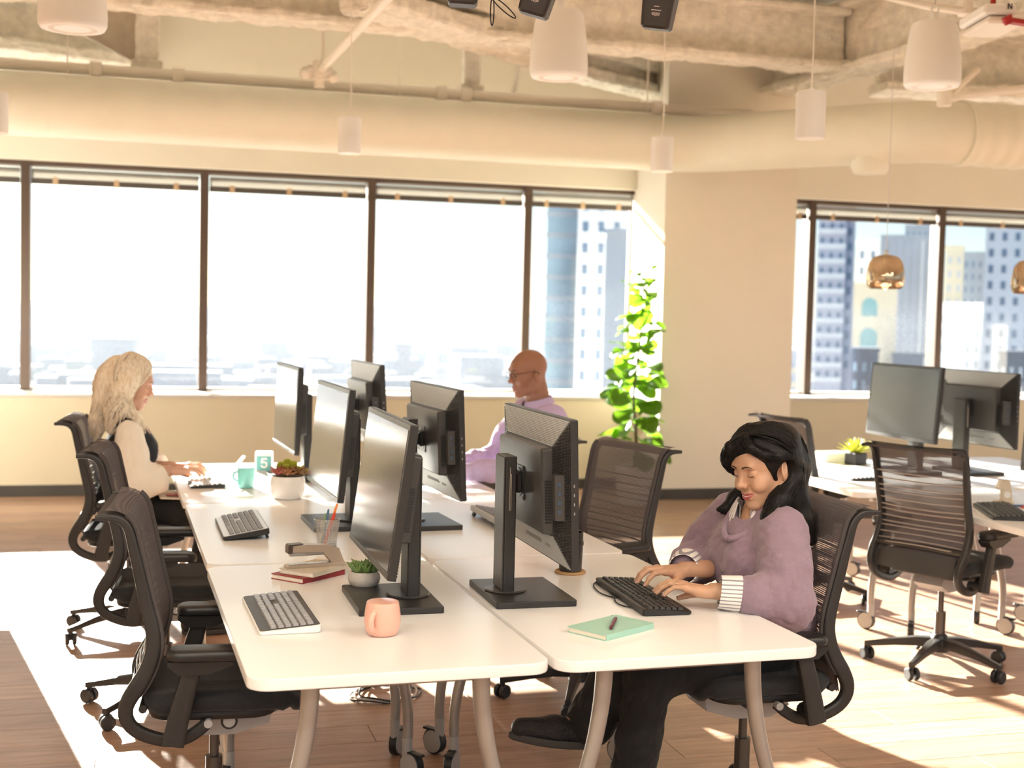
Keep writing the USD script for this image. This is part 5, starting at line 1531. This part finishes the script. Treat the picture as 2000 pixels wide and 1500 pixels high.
for (x, y, z, r) in ((-.03, .02, .150, .020), (.0, .03, .160, .022), (.028, .02, .155, .018), (-.005, .0, .142, .018)):
    m = trimesh.creation.icosphere(2, 1.0); m.apply_scale((r, .005, r)); m.apply_transform(rot([1, 0, 0], 25)); m.apply_translation((x, y, z))
    obj("leaf", m, "succulent_lime", t, smooth=True)
    obj("stem", cyl((x * .6, y * .8, .096), (x, y, z - r * .7), .0025, 6), "succulent_green", t)

# notebooks and stapler
def book(label, loc, rz, w, h, th, cover, band=None, cat_="notebook"):
    t = thing("notebook", label, cat_, loc, rz)
    obj("cover", cat([slab(w, h, 0, .0022, .006, .0006), slab(w, h, th - .0022, th, .006, .0006), bx(w / 2 - .0022, w / 2, -h / 2 + .004, h / 2 - .004, .001, th - .001, .0005)]), cover, t)
    obj("pages", slab(w - .007, h - .006, .0022, th - .0022, .005, .0004), "paper", t)
    if band: obj("elastic_band", cat([bx(-w / 2 - .0008, w / 2 + .0008, h / 2 - .022, h / 2 - .016, th - .0002, th + .0007), bx(-w / 2 - .001, -w / 2 + .0002, h / 2 - .022, h / 2 - .016, 0, th + .0007)]), band, t)
    return t
# long side along local y; local x+ is the spine
t = book("red covered notebook at the bottom of the stack under the stapler", (.500, 4.182, TZ), 40.7 - 90 + 0, .137, .205, .017, "book_red", "book_red")
t = book("cream notebook lying on the red one under the stapler", (.522, 4.190, TZ + .0175), 46 - 90, .135, .203, .016, "book_cream", "book_cream")
t = book("mint green notebook with a pen on it, lying before the woman in lilac", (1.222, 3.322, TZ), 31 - 90, .137, .212, .016, "book_mint", "book_mint")
t = thing("pen", "burgundy pen lying on the mint green notebook", "pen", (1.228, 3.320, TZ + .0165), 64)
obj("barrel", tube([(-.066, 0, .0058), (-.060, 0, .0058), (.045, 0, .0055), (.062, 0, .004), (.068, 0, .0035)], [.004, .0055, .0055, .0035, .001], 12), "pen_burgundy", t)
obj("pocket_clip", bx(-.062, -.03, -.0012, .0012, .0108, .0122), "pen_burgundy", t)
t = thing("stapler", "taupe desk stapler with brown tip on top of the stacked notebooks", "stapler", (.520, 4.180, TZ + .0342), 11)
obj("base", prism([(-.098, .0), (.095, .0), (.095, .012), (.02, .010), (-.092, .009), (-.098, .005)], -.020, .020, "y"), "stapler_taupe", t)
obj("anvil_plate", bx(-.088, .03, -.014, .014, .0088, .0112, .001), "steel", t)
obj("arm", prism([(.095, .008), (.052, .010), (.022, .046), (-.082, .050), (-.086, .058), (-.084, .070), (-.03, .073), (.03, .068), (.075, .056)], -.016, .016, "y"), "stapler_taupe", t)
obj("magazine", bx(-.086, .036, -.010, .010, .036, .049, .002), "steel", t)
obj("tip_cap", prism([(-.094, .047), (-.080, .047), (-.078, .073), (-.045, .0745), (-.045, .0765), (-.090, .0755), (-.094, .070)], -.0168, .0168, "y"), "stapler_brown", t)
# pen cup
t = thing("pen_cup", "silver wire mesh pen cup before the second left monitor", "cup", (.628, 4.712, TZ))
obj("mesh_wall", TM(lathe([(.034, .002), (.046, .100)], 40).vertices[:80], lathe([(.034, .002), (.046, .100)], 40).faces[:80]), "wire_mesh", t, smooth=True)
obj("rim", trimesh.creation.torus(.046, .0016, major_sections=40, minor_sections=8).apply_translation((0, 0, .100)), "steel", t, smooth=True)
obj("base", lathe([(.001, 0), (.034, 0), (.036, .004), (.034, .006), (.001, .006)], 32), "steel", t)
for nm, p0, p1, r, m_, lab in (("pen", (-.012, .0, .008), (.036, .008, .150), .0042, "pen_orange", "orange pen sticking highest out of the mesh pen cup"), ("marker", (-.01, -.012, .008), (.026, .0, .118), .0062, "pen_red", "red marker in the mesh pen cup"),
                               ("pen", (-.016, -.006, .008), (.006, .018, .128), .0045, "pen_blue", "dark blue pen in the mesh pen cup"), ("pen", (-.018, .008, .008), (-.002, .022, .112), .0042, "pen_green", "green pen in the mesh pen cup")):
    q = thing(nm, lab, nm, (.628, 4.712, TZ))
    P0, P1 = A(p0), A(p1)
    obj("barrel", tube([P0, lerp(P0, P1, .02), lerp(P0, P1, .8), lerp(P0, P1, .82), P1], [r * .3, r, r, r * 1.06, r * .9], 10), m_, q)
    obj("cap_end", tube([P1, P1 + (P1 - P0) / np.linalg.norm(P1 - P0) * .006], [r * .9, r * .5], 10), m_, q)

# keyboards: local x runs from the user's side to the rear, y along the keys
def keyboard(label, loc, rz, W_=.155, L_=.45, body="black_plastic", keys="key_dark", front=.010, rear=.020, bezel=None, rows=6, split=True, feet=0.0, rest=0.0, wedge_mat=None):
    t = thing("keyboard", label, "keyboard", loc, rz)
    ang = math.atan2(rear - front + feet, W_)
    T = rot([0, 1, 0], -math.degrees(math.atan2(feet, W_)))
    def P(m): m = moved(m, T); m.apply_translation((0, 0, feet / 2 + .0005)); return m
    x0, x1 = -W_ / 2, W_ / 2
    poly = rrect(W_, L_, .012, 4)
    def zt(x): return front + (rear - front) * (x - x0) / W_
    lo = np.c_[poly * (.97, .985), np.zeros(len(poly))]; mid = np.c_[poly, np.full(len(poly), .003)]; hi = np.c_[poly, [zt(x) - .002 for x in poly[:, 0]]]; hi2 = np.c_[poly * (.975, .99), [zt(x) for x in poly[:, 0]]]
    obj("body", P(loft([lo, mid, hi, hi2])), wedge_mat or body, t)
    if bezel or wedge_mat:
        q = rrect(W_ - .006, L_ - .006, .010, 4)
        obj("top_plate", P(loft([np.c_[q, [zt(x) - .001 for x in q[:, 0]]], np.c_[q * (.995, .998), [zt(x) + .001 for x in q[:, 0]]]])), bezel or body, t)
    kx0, kx1 = x0 + .012 + rest, x1 - .018
    dx = (kx1 - kx0) / rows; ks = []
    secs = [(-L_ / 2 + .012, -L_ / 2 + .012 + .265), (-L_ / 2 + .285, -L_ / 2 + .34), (-L_ / 2 + .348, L_ / 2 - .012)] if split else [(-L_ / 2 + .012, L_ / 2 - .012)]
    for r in range(rows):
        xa, xb = kx0 + dx * r + .0012, kx0 + dx * (r + 1) - .0012
        for si, (ya, yb) in enumerate(secs):
            n_ = max(2, int(round((yb - ya) / .0190)))
            if si == 1 and r == 2: continue
            edges = np.linspace(ya, yb, n_ + 1)
            if si == 0 and r == 0: edges = A([ya, ya + .03, ya + .055, ya + .08, ya + .185, ya + .21, ya + .235, yb])
            for a, b in zip(edges[:-1], edges[1:]):
                if a < ya - 1e-9 or b > yb + 1e-6 or b - a < .006: continue
                zc = zt((xa + xb) / 2)
                q0 = rrect(xb - xa, b - a - .0022, .0015, 1, (xa + xb) / 2, (a + b) / 2); q1 = rrect(xb - xa - .0035, b - a - .0058, .0015, 1, (xa + xb) / 2, (a + b) / 2)
                zz = [zt(v) for v in q0[:, 0]]; z1_ = [zt(v) + .0062 for v in q1[:, 0]]
                ks.append(loft([np.c_[q0, zz], np.c_[q1, z1_]]))
    obj("keys", P(cat(ks)), keys, t, kind="stuff", smooth=False)
    if feet:
        for yy in (-L_ / 2 + .05, L_ / 2 - .05):
            m = cyl((x1 - .012, yy - .01, .004), (x1 - .006, yy - .01, -feet * .92), .0055, 10); obj("foot", P(cat([m, moved(m, None, (0, .02, 0)), box((x1 - .009, yy, -feet * .45), (.008, .03, feet * .5))])), "black_plastic", t)
    return t
keyboard("glossy black and silver keyboard with pale underside on the nearest left desk", (.358, 3.650, TZ), 2, .165, .44, "kb_brown", "key_gloss", .010, .022, wedge_mat="box_white", bezel="kb_brown", rest=.018)
keyboard("grey and silver keyboard on raised feet on the middle left desk", (.350, 5.110, TZ), 1, .170, .47, "caster_black", "key_grey", .014, .024, bezel="silver_plastic", feet=.020, rest=.012, wedge_mat="caster_black")
keyboard("dark keyboard with sunlight put into its pale key colour under the blonde woman's hands", (.268, 6.560, TZ), 2, .165, .46, "black_plastic", "key_sun_glare", .010, .020)
keyboard("black keyboard under the hands of the woman in lilac", (1.452, 3.690, TZ), 178, .150, .47, "black_plastic", "key_dark", .011, .020, rest=.01)
keyboard("grey keyboard on the middle right desk before the empty turned chair", (1.410, 5.160, TZ), 181, .165, .45, "caster_grey", "key_grey", .012, .022, feet=.020)
keyboard("dark keyboard under the bald man's hands", (1.36, 6.60, TZ), 180, .15, .45)
keyboard("black keyboard with sun glare put into its key colour on the right desk beside the lime green plant", (3.775, 6.500, TZ), 355, .175, .46, "black_plastic", "key_sun_glare", .010, .022)
keyboard("black keyboard before the tape dispenser on the far right desk", (3.760, 5.115, TZ), 336, .165, .46, "black_plastic", "key_dark", .012, .024)
cb = thing("cable", "thin black cable looping beside the keyboard of the woman in lilac", "cable", (0, 0, 0))
obj("wire", cat([tube(spline([(1.40, 3.93, .734), (1.372, 3.90, .734), (1.352, 3.82, .734), (1.350, 3.75, .734), (1.372, 3.70, .734), (1.395, 3.74, .735), (1.39, 3.83, .735), (1.372, 3.72, .735), (1.352, 3.64, .734), (1.358, 3.58, .734), (1.385, 3.56, .734)], 60), .0022, 6)]), "cable_black", cb)
t = thing("coaster", "round cork coaster under the dark tumbler behind the monitor of the woman in lilac", "coaster", (1.360, 4.105, TZ))
obj("disc", lathe([(.001, 0), (.050, 0), (.052, .002), (.052, .006), (.050, .008), (.001, .008)], 32), "cork", t)
obj("rim_ring", trimesh.creation.torus(.048, .0012, major_sections=32, minor_sections=6).apply_translation((0, 0, .008)), "cork", t)
t = thing("tumbler", "dark tumbler on the cork coaster", "cup", (1.360, 4.105, TZ + .0085))
obj("body", lathe([(.001, 0), (.036, 0), (.038, .004), (.041, .10), (.041, .13), (.039, .13), (.037, .01), (.001, .008)], 32), "dark_metal", t, smooth=40)
obj("band", lathe([(.0415, .085), (.0425, .086), (.0425, .098), (.0415, .099)], 32), "black_plastic", t)
t = thing("box", "small white box with a teal printed front behind the white planter", "box", (.592, 6.985, TZ), -14)
obj("carton", box((0, 0, .0525), (.088, .060, .105), .002), "box_white", t)
obj("front_print", box((.004, -.0305, .044), (.078, .002, .078), .0005), "box_teal", t)
obj("numeral", moved(meshkit.text_mesh("5", .050, .001, True), rot([1, 0, 0], 90), (-.018, -.0317, .022)), "box_white", t)
t = thing("phone_stand", "white tilted stand beyond the teal mug", "stand", (.440, 6.98, TZ), 20)
obj("foot", slab(.075, .06, 0, .006, .01, .0015), "white_paint", t)
obj("rest", box((.022, 0, .046), (.006, .034, .092), .002, rot([0, 1, 0], 42)), "white_paint", t)
t = thing("magazine", "open printed magazine on the lap of the blonde woman", "magazine", (.135, 6.555, .675), 8)
obj("left_page", moved(slab(.20, .15, 0, .006, .004, .001), rot([0, 1, 0], 4) @ rot([1, 0, 0], 6), (0, -.075, 0)), "paper", t)
obj("right_page", moved(slab(.20, .15, 0, .006, .004, .001), rot([0, 1, 0], 4) @ rot([1, 0, 0], -6), (0, .075, 0)), "paper", t)
M("print_red", (0.55, 0.06, 0.03), 0.6); M("print_brown", (0.30, 0.20, 0.15), 0.6, var=.3, vscale=40)
obj("printed_block", cat([moved(box((-.03, -.11, .0105), (.07, .05, .001)), rot([0, 1, 0], 4) @ rot([1, 0, 0], 0)), ]), "print_red", t)
obj("printed_photo", moved(box((.045, -.10, .0105), (.08, .07, .001)), rot([0, 1, 0], 4)), "print_brown", t)

# right-hand desks
t = thing("potted_plant", "lime green spiky plant in a square black pot on the right desk", "plant", (4.125, 7.02, TZ), 12)
obj("pot", cat([bx(-.048, .048, -.048, .048, 0, .072, .004)]), "black_ceramic", t)
obj("soil", bx(-.042, .042, -.042, .042, .07, .074), "soil", t)
for lf in rosette(46, .135, .0105, .35, 12, (0, 0, .072), .25, 1.5):
    obj("leaf", lf, "lime_leaf", t, smooth=True)
t = thing("paper_tray", "white paper tray behind the lime green plant", "tray", (4.10, 7.22, TZ), 4)
obj("bottom", bx(-.13, .13, -.09, .09, 0, .006, .002), "white_paint", t)
obj("sides", cat([bx(-.13, .13, -.09, -.085, 0, .055, .001), bx(-.13, .13, .085, .09, 0, .055, .001), bx(-.13, -.125, -.09, .09, 0, .055, .001), bx(.125, .13, -.09, .09, 0, .055, .001)]), "white_paint", t)
t = thing("tape_dispenser", "beige tape dispenser stand on the far right desk", "tape dispenser", (3.985, 5.405, TZ), -15)
obj("foot", slab(.085, .065, 0, .012, .012, .003), "tape_beige", t)
obj("body", prism([(-.012, .010), (.034, .010), (.030, .06), (.020, .112), (-.022, .112), (-.036, .075), (-.030, .070), (-.010, .076)], -.022, .022, "y"), "tape_beige", t)
obj("tape_roll", cyl((.008, -.024, .045), (.008, .024, .045), .016, 22), "box_white", t)
for i, (lab, m_, p, a) in enumerate((("red pen lying at the right picture edge beside the tape dispenser", "pen_red", (4.03, 5.28), 25), ("blue pen lying behind the red pen at the right picture edge", "pen_blue", (3.97, 5.30), -10))):
    q = thing("pen", lab, "pen", (*p, TZ), a)
    obj("barrel", tube([(-.06, 0, .005), (-.055, 0, .005), (.05, 0, .005), (.062, 0, .004)], [.002, .005, .005, .001], 10), m_, q)
    obj("cap_end", cyl((-.066, 0, .005), (-.06, 0, .005), .004, 8), m_, q)

# cables on the floor under the desks
t = thing("floor_cable", "loops of black and white cable lying on the floor under the left desks", "cable", (0, 0, 0))
rg = np.random.default_rng(8)
for i, m_ in enumerate(("cable_black", "cable_white", "cable_black")):
    th = np.linspace(0, 2 * PI * 1.4, 50) + i * 1.3
    x = .955 + (.150 - .02 * i) * np.cos(th) + .01 * np.sin(3 * th); y = 5.27 + (.115 + .015 * i) * np.sin(th)
    obj("wire", tube(np.c_[x, y, np.full(50, .006 + .008 * i) + .004 * np.sin(5 * th)], .0042, 6), m_, t)

# ================================================================== FIDDLE-LEAF FIG
usdkit.material(stage, "/World/Looks/fig_leaf",
    {"tc": ("texture_coordinate", {}), "n": ("noise_texture", {"scale": 9.0, "detail": 3.0}), "r": ("rgb_ramp", {"ramp": [(.3, (0.035, 0.105, 0.012)), (.7, (0.075, 0.19, 0.02))]}),
     "p": ("principled_bsdf", {"roughness": 0.4}), "t": ("translucent_bsdf", {"color": (0.20, 0.40, 0.02)}), "m": ("mix_closure", {"fac": 0.42})},
    [("tc.object", "n.vector"), ("n.fac", "r.fac"), ("r.color", "p.base_color"), ("p.BSDF", "m.closure1"), ("t.BSDF", "m.closure2")], surface="m.closure")
M("fig_bark", (0.12, 0.085, 0.06), 0.9, var=.3, vscale=30, bump=.5, bscale=60)
t = thing("fiddle_leaf_fig", "tall fiddle-leaf fig with large bright green leaves beside the pillar", "plant", (4.00, 10.42, 0))
obj("pot", lathe([(.002, 0), (.13, 0), (.14, .01), (.165, .30), (.165, .33), (.15, .33), (.148, .30), (.002, .29)], 32), "pot_white", t, smooth=40)
obj("soil", lathe([(.001, .29), (.149, .29), (.148, .305), (.001, .31)], 24), "soil", t)
trunk = spline([(0, 0, .29), (.01, 0, .6), (-.015, .01, .95), (.02, 0, 1.3), (.03, .0, 1.62), (.05, 0, 1.90)], 30)
obj("trunk", tube(trunk, np.linspace(.016, .006, 30), 10), "fig_bark", t)
def big_leaf(L, w, fold=.18, droop=.5, wav=0.0):
    nu, nv = 11, 7; V = []
    for i in range(nu):
        q = i / (nu - 1); wd = w * (math.sin(PI * q ** 1.35) ** .75) * (1 if q > .03 else .2) + .002
        ang = droop * q
        x, z = L * q * math.cos(ang * .5), -L * q * math.sin(ang * .5)
        for j in range(nv):
            s_ = -1 + 2 * j / (nv - 1)
            V.append((x, s_ * wd, z + abs(s_) * wd * fold + wav * math.sin(9 * q + 3 * s_) * abs(s_)))
    F = [[i * nv + j, i * nv + j + 1, (i + 1) * nv + j + 1, (i + 1) * nv + j] for i in range(nu - 1) for j in range(nv - 1)]
    return TM(V, F)
rg = np.random.default_rng(21)
for i in range(84):
    q = i / 83.0
    zz = .50 + 1.42 * q
    k = int(np.argmin(np.abs(trunk[:, 2] - zz))); c = trunk[k]
    az = i * 2.399 + rg.uniform(-.3, .3)
    L = rg.uniform(.20, .30) * (1 - .38 * q) * (1.12 if q < .6 else 1)
    if math.cos(az) > .35 and q < .93: L *= .80
    lf = big_leaf(L, L * rg.uniform(.30, .40), rg.uniform(.05, .3), rg.uniform(.1, 1.0), .012)
    pet = rg.uniform(.02, .16) * (1 - .5 * q)
    lf.apply_translation((pet, 0, 0))
    lf.apply_transform(rot([1, 0, 0], rg.uniform(-35, 35))); lf.apply_transform(rot([0, 1, 0], -rg.uniform(-25, 60))); lf.apply_transform(rot([0, 0, 1], math.degrees(az))); lf.apply_translation(c)
    obj("leaf", lf, "fig_leaf", t, smooth=True)

# ================================================================== CEILING FIXTURES IN VIEW
M("speaker_white", (0.88, 0.86, 0.83), 0.5, var=.01)
M("grille_white", (0.72, 0.68, 0.63), 0.7, var=.03, vscale=300)
def pendant(label, p):
    t = thing("pendant_light", label, "pendant lamp", p)
    obj("cylinder", lathe([(.050, -.100), (.062, -.103), (.065, -.100), (.065, .099), (.061, .103), (.012, .104), (.010, .12), (.002, .12)], 32), "white_paint", t, smooth=40)
    obj("light_disc", lathe([(.001, -.0985), (.052, -.0985), (.052, -.097), (.001, -.097)], 28), "rim_light_white", t)
    obj("cord", tube(spline([(0, 0, .118), (.004, 0, .4), (-.006, .0, .8), (.0, 0, ZC - p[2])], 20), .0038, 8), "cream_pipe", t)
pendant("white cylinder pendant lamp cut by the left picture edge", (-.76, 7.12, 2.548))
pendant("white cylinder pendant lamp hanging below the sprinkler pipe at the left middle", (1.086, 7.444, 2.58))
pendant("white cylinder pendant lamp hanging in front of the pillar's left edge", (2.943, 7.341, 2.563))
pendant("nearest and largest white cylinder pendant lamp, before the right duct", (2.798, 5.247, 2.493))
def speaker(label, p):
    t = thing("ceiling_speaker", label, "speaker", p)
    obj("housing", lathe([(.100, -.158), (.118, -.163), (.140, -.158), (.150, -.140), (.152, -.10), (.146, .0), (.134, .10), (.122, .165), (.108, .185), (.02, .187), (.002, .187)], 44), "speaker_white", t, smooth=50)
    obj("grille", lathe([(.001, -.150), (.10, -.150), (.112, -.158), (.108, -.160), (.001, -.152)], 36), "grille_white", t, smooth=40)
    obj("bracket", cat([bx(-.02, .02, -.015, .015, .185, .24, .004), trimesh.creation.torus(.022, .005, major_sections=20, minor_sections=8).apply_transform(rot([1, 0, 0], 90)).apply_translation((0, 0, .26))]), "speaker_white", t)
    obj("hanging_wire", cyl((0, 0, .28), (0, 0, ZC - p[2]), .003, 6), "steel", t)
speaker("white drum-shaped ceiling speaker in the upper left corner", (-.344, 6.303, 2.99))
speaker("white drum-shaped ceiling speaker at the top centre behind a black track head", (2.047, 6.579, 2.985))
speaker("white drum-shaped ceiling speaker at the upper right near the red bracket", (4.094, 6.318, 3.035))
M("track_black", (0.030, 0.022, 0.020), 0.45, var=.05)
M("track_print", (0.55, 0.45, 0.42), 0.6)
tr = thing("lighting_track", "black lighting track on the ceiling from which the spotlights hang", "track")
obj("rail", bx(-1.2, 3.4, 4.30, 4.335, 2.93, 2.965, .004), "track_black", tr)
for x in (-.9, 1.1, 3.1): obj("rod", cyl((x, 4.317, 2.96), (x, 4.317, ZC), .006, 8), "track_black", tr)
def spot(label, p, rx, ry, rz, black=False):
    T = trimesh.transformations.translation_matrix(p) @ rot([0, 0, 1], rz) @ rot([0, 1, 0], ry) @ rot([1, 0, 0], rx)
    t = thing("track_spotlight", label, "spotlight", mat4=T)
    obj("housing", loft([np.c_[q, np.full(len(q), z)] for q, z in ((rrect(.085, .085, .014, 4), -.078), (rrect(.098, .098, .016, 4), -.070), (rrect(.115, .115, .016, 4), .06), (rrect(.115, .115, .016, 4), .10), (rrect(.10, .10, .012, 4), .105))]), "track_black", t, smooth=30)
    for s_, (w1, w2, zz) in enumerate(((.034, .008, -.038), (.036, .003, -.024), (.018, .003, -.012))):
        pass
    # printed mark on the face, reading upside down from below
    tx = meshkit.text_mesh("alta", .012, .0006, True); tx.apply_translation((-tx.bounds.mean(0)[0], 0, 0))
    tx.apply_transform(rot([0, 1, 0], 0)); tx = moved(tx, rot([0, 0, 1], 180)); tx = moved(tx, rot([1, 0, 0], 84)); tx.apply_translation((0, -.0525, -.028))
    obj("brand_print", tx, "track_print", t)
    obj("print_line", cat([box((0, -.0535, -.020), (.034, .0012, .003)), box((.0, -.0545, -.008), (.018, .0012, .003))]), "track_print", t)
    if black: obj("lamp_mount", cat([bx(-.035, .045, -.062, -.02, .03, .16, .006), bx(-.05, -.02, -.06, -.03, .05, .16, .004)]), "caster_black", t)
    obj("stem", cyl((0, 0, .10), (0, 0, .30), .010, 10), "track_black", t)
spot("black track spotlight cut off by the top picture edge at left", (.471, 4.47, 2.740), 0, 8, 20)
spot("black track spotlight with white print left of the wire loops", (1.000, 4.30, 2.688), 4, 2, -14)
spot("black track spotlight tilted in front of the centre ceiling speaker", (1.240, 4.22, 2.655), 5, 16, -22, True)
spot("black track spotlight with print at the top right of centre", (1.648, 4.17, 2.635), 6, 8, -30, True)
t = thing("wire_loop", "thin dark wire loops hanging beside the black track spotlight", "wire", (1.105, 4.32, 2.560))
th = np.linspace(0, 2 * PI, 30)
obj("loop", tube(np.c_[.006 * np.sin(th) + .0, np.zeros(30), .045 + .048 * np.cos(th)], .0022, 6), "cable_black", t)
obj("loop", tube(np.c_[.04 + .042 * np.cos(th), .0 * th, .060 - .030 * np.cos(th) + .012 * np.sin(th)], .0022, 6), "cable_black", t)
obj("lead", tube([(0, 0, .09), (.005, 0, .34)], .0025, 6), "cable_black", t)
# junction box, red bracket and pipes at the upper right
M("red_steel", (0.42, 0.015, 0.015), 0.35, var=.05)
t = thing("valve_box", "white ceiling box with N label and red bracket at the top right corner", "ceiling box", (0, 0, 0))
obj("box_body", box((3.99, 5.70, 3.115), (.16, .34, .05), .01, rot([0, 0, 1], -14)), "speaker_white", t)
obj("lower_tray", box((4.03, 5.70, 3.068), (.19, .33, .035), .01, rot([0, 0, 1], -14)), "cream_pipe", t)
obj("label_plate", box((3.985, 5.525, 3.125), (.035, .004, .035), .001, rot([0, 0, 1], -14)), "box_white", t)
tx = meshkit.text_mesh("N", .026, .001, True); obj("letter", moved(tx, rot([0, 0, 1], -14) @ rot([1, 0, 0], 90), (3.973, 5.5205, 3.113)), "key_dark", t)
rb = obj("red_bracket", cat([box((4.10, 5.50, 3.046), (.30, .05, .022), .004, rot([0, 1, 0], 3)), cyl((3.955, 5.50, 3.072), (3.975, 5.50, 3.040), .024, 12), cyl((3.99, 5.66, 3.12), (4.0, 5.62, ZC), .014, 10)]), "red_steel", t)
t = thing("brace_pipe", "cream V-shaped brace pipes at the upper right below the dark beam", "pipe")
obj("pipe", tube([(5.47, 8.232, 3.21), (5.80, 8.37, 3.45)], .022, 10), "cream_pipe", t)
obj("pipe", tube([(5.47, 8.232, 3.20), (7.6, 6.85, 3.47)], .026, 10), "cream_pipe", t)
obj("joint", cat([cyl((5.43, 8.22, 3.14), (5.43, 8.22, 3.30), .05, 12), cyl((5.43, 8.22, 3.28), (5.43, 8.22, 3.57), .010, 8)]), "cream_pipe", t)
t = thing("bent_pipe", "cream pipe bending across the top right above the right ceiling speaker", "pipe")
obj("pipe", tube(spline([(2.9, 6.70, 3.62), (3.7, 6.72, 3.50), (4.15, 6.74, 3.445), (4.40, 6.77, 3.43), (5.0, 6.79, 3.43), (6.4, 6.8, 3.43)], 40), .024, 10), "cream_pipe", t)
for x in (4.60, 5.3): obj("clamp", bx(x - .03, x + .03, 6.75, 6.83, 3.40, 3.52, .008), "cream_pipe", t)
obj("hanger_rod", cyl((5.0, 6.79, 3.45), (5.0, 6.79, ZC), .008, 8), "cream_pipe", t)
# copper pendant lamps at the right windows
usdkit.material(stage, "/World/Looks/copper_glass",
    {"g": ("glossy_bsdf", {"color": (0.78, 0.62, 0.45), "roughness": 0.03}), "t": ("transparent_bsdf", {"color": (0.62, 0.50, 0.37)}), "m": ("mix_closure", {"fac": 0.55})},
    [("t.BSDF", "m.closure1"), ("g.BSDF", "m.closure2")], surface="m.closure")
M("bulb_glow", (0.9, 0.8, 0.6), 0.4, em=((1.0, 0.74, 0.42), 5.0))
for lab, p in (("shiny copper glass pendant lamp hanging before the left right-hand window", (4.888, 8.014, 1.945)), ("shiny copper glass pendant lamp cut by the right picture edge", (5.79, 7.66, 1.93))):
    t = thing("copper_lamp", lab, "pendant lamp", p)
    obj("shade", lathe([(.105, -.120), (.122, -.100), (.130, -.06), (.126, .0), (.112, .06), (.085, .098), (.04, .112), (.016, .115)], 44), "copper_glass", t, smooth=True)
    obj("lamp_holder", lathe([(.002, .07), (.018, .07), (.018, .135), (.006, .145), (.002, .145)], 18), "steel", t)
    obj("bulb", trimesh.creation.icosphere(2, .024).apply_translation((0, 0, -.10)), "bulb_glow", t, smooth=True)
    obj("bulb_neck", cyl((0, 0, -.08), (0, 0, .075), .010, 12), "steel", t)
    obj("cord", cyl((0, 0, .14), (0, 0, ZC - p[2]), .0028, 6), "cable_white", t)
# unseen lamps added behind and beside the viewpoint to brighten the room
for i, (x, y) in enumerate([(x, y) for y in (-3.2, -.9, 1.4) for x in (-3.2, -.2, 2.8, 5.8)]):
    t = thing("added_fill_lamp", "added unseen fill lamp in a long white housing hung behind the viewpoint", "ceiling lamp", (x, y, 3.3), group="added fill lamps behind the viewpoint")
    obj("housing", bx(-.78, .78, -.075, .075, .004, .075, .006), "white_paint", t)
    for s_ in (-.6, .6): obj("hanging_wire", cyl((s_, 0, .07), (s_, 0, ZC - 3.3), .003, 6), "steel", t)
    L_ = UsdLux.RectLight.Define(stage, t + "/added_fill_light")
    L_.CreateWidthAttr(1.5); L_.CreateHeightAttr(.13); L_.CreateIntensityAttr(FILL_LAMP); L_.CreateColorAttr(Gf.Vec3f(1.0, .90, .76))

# ================================================================== END
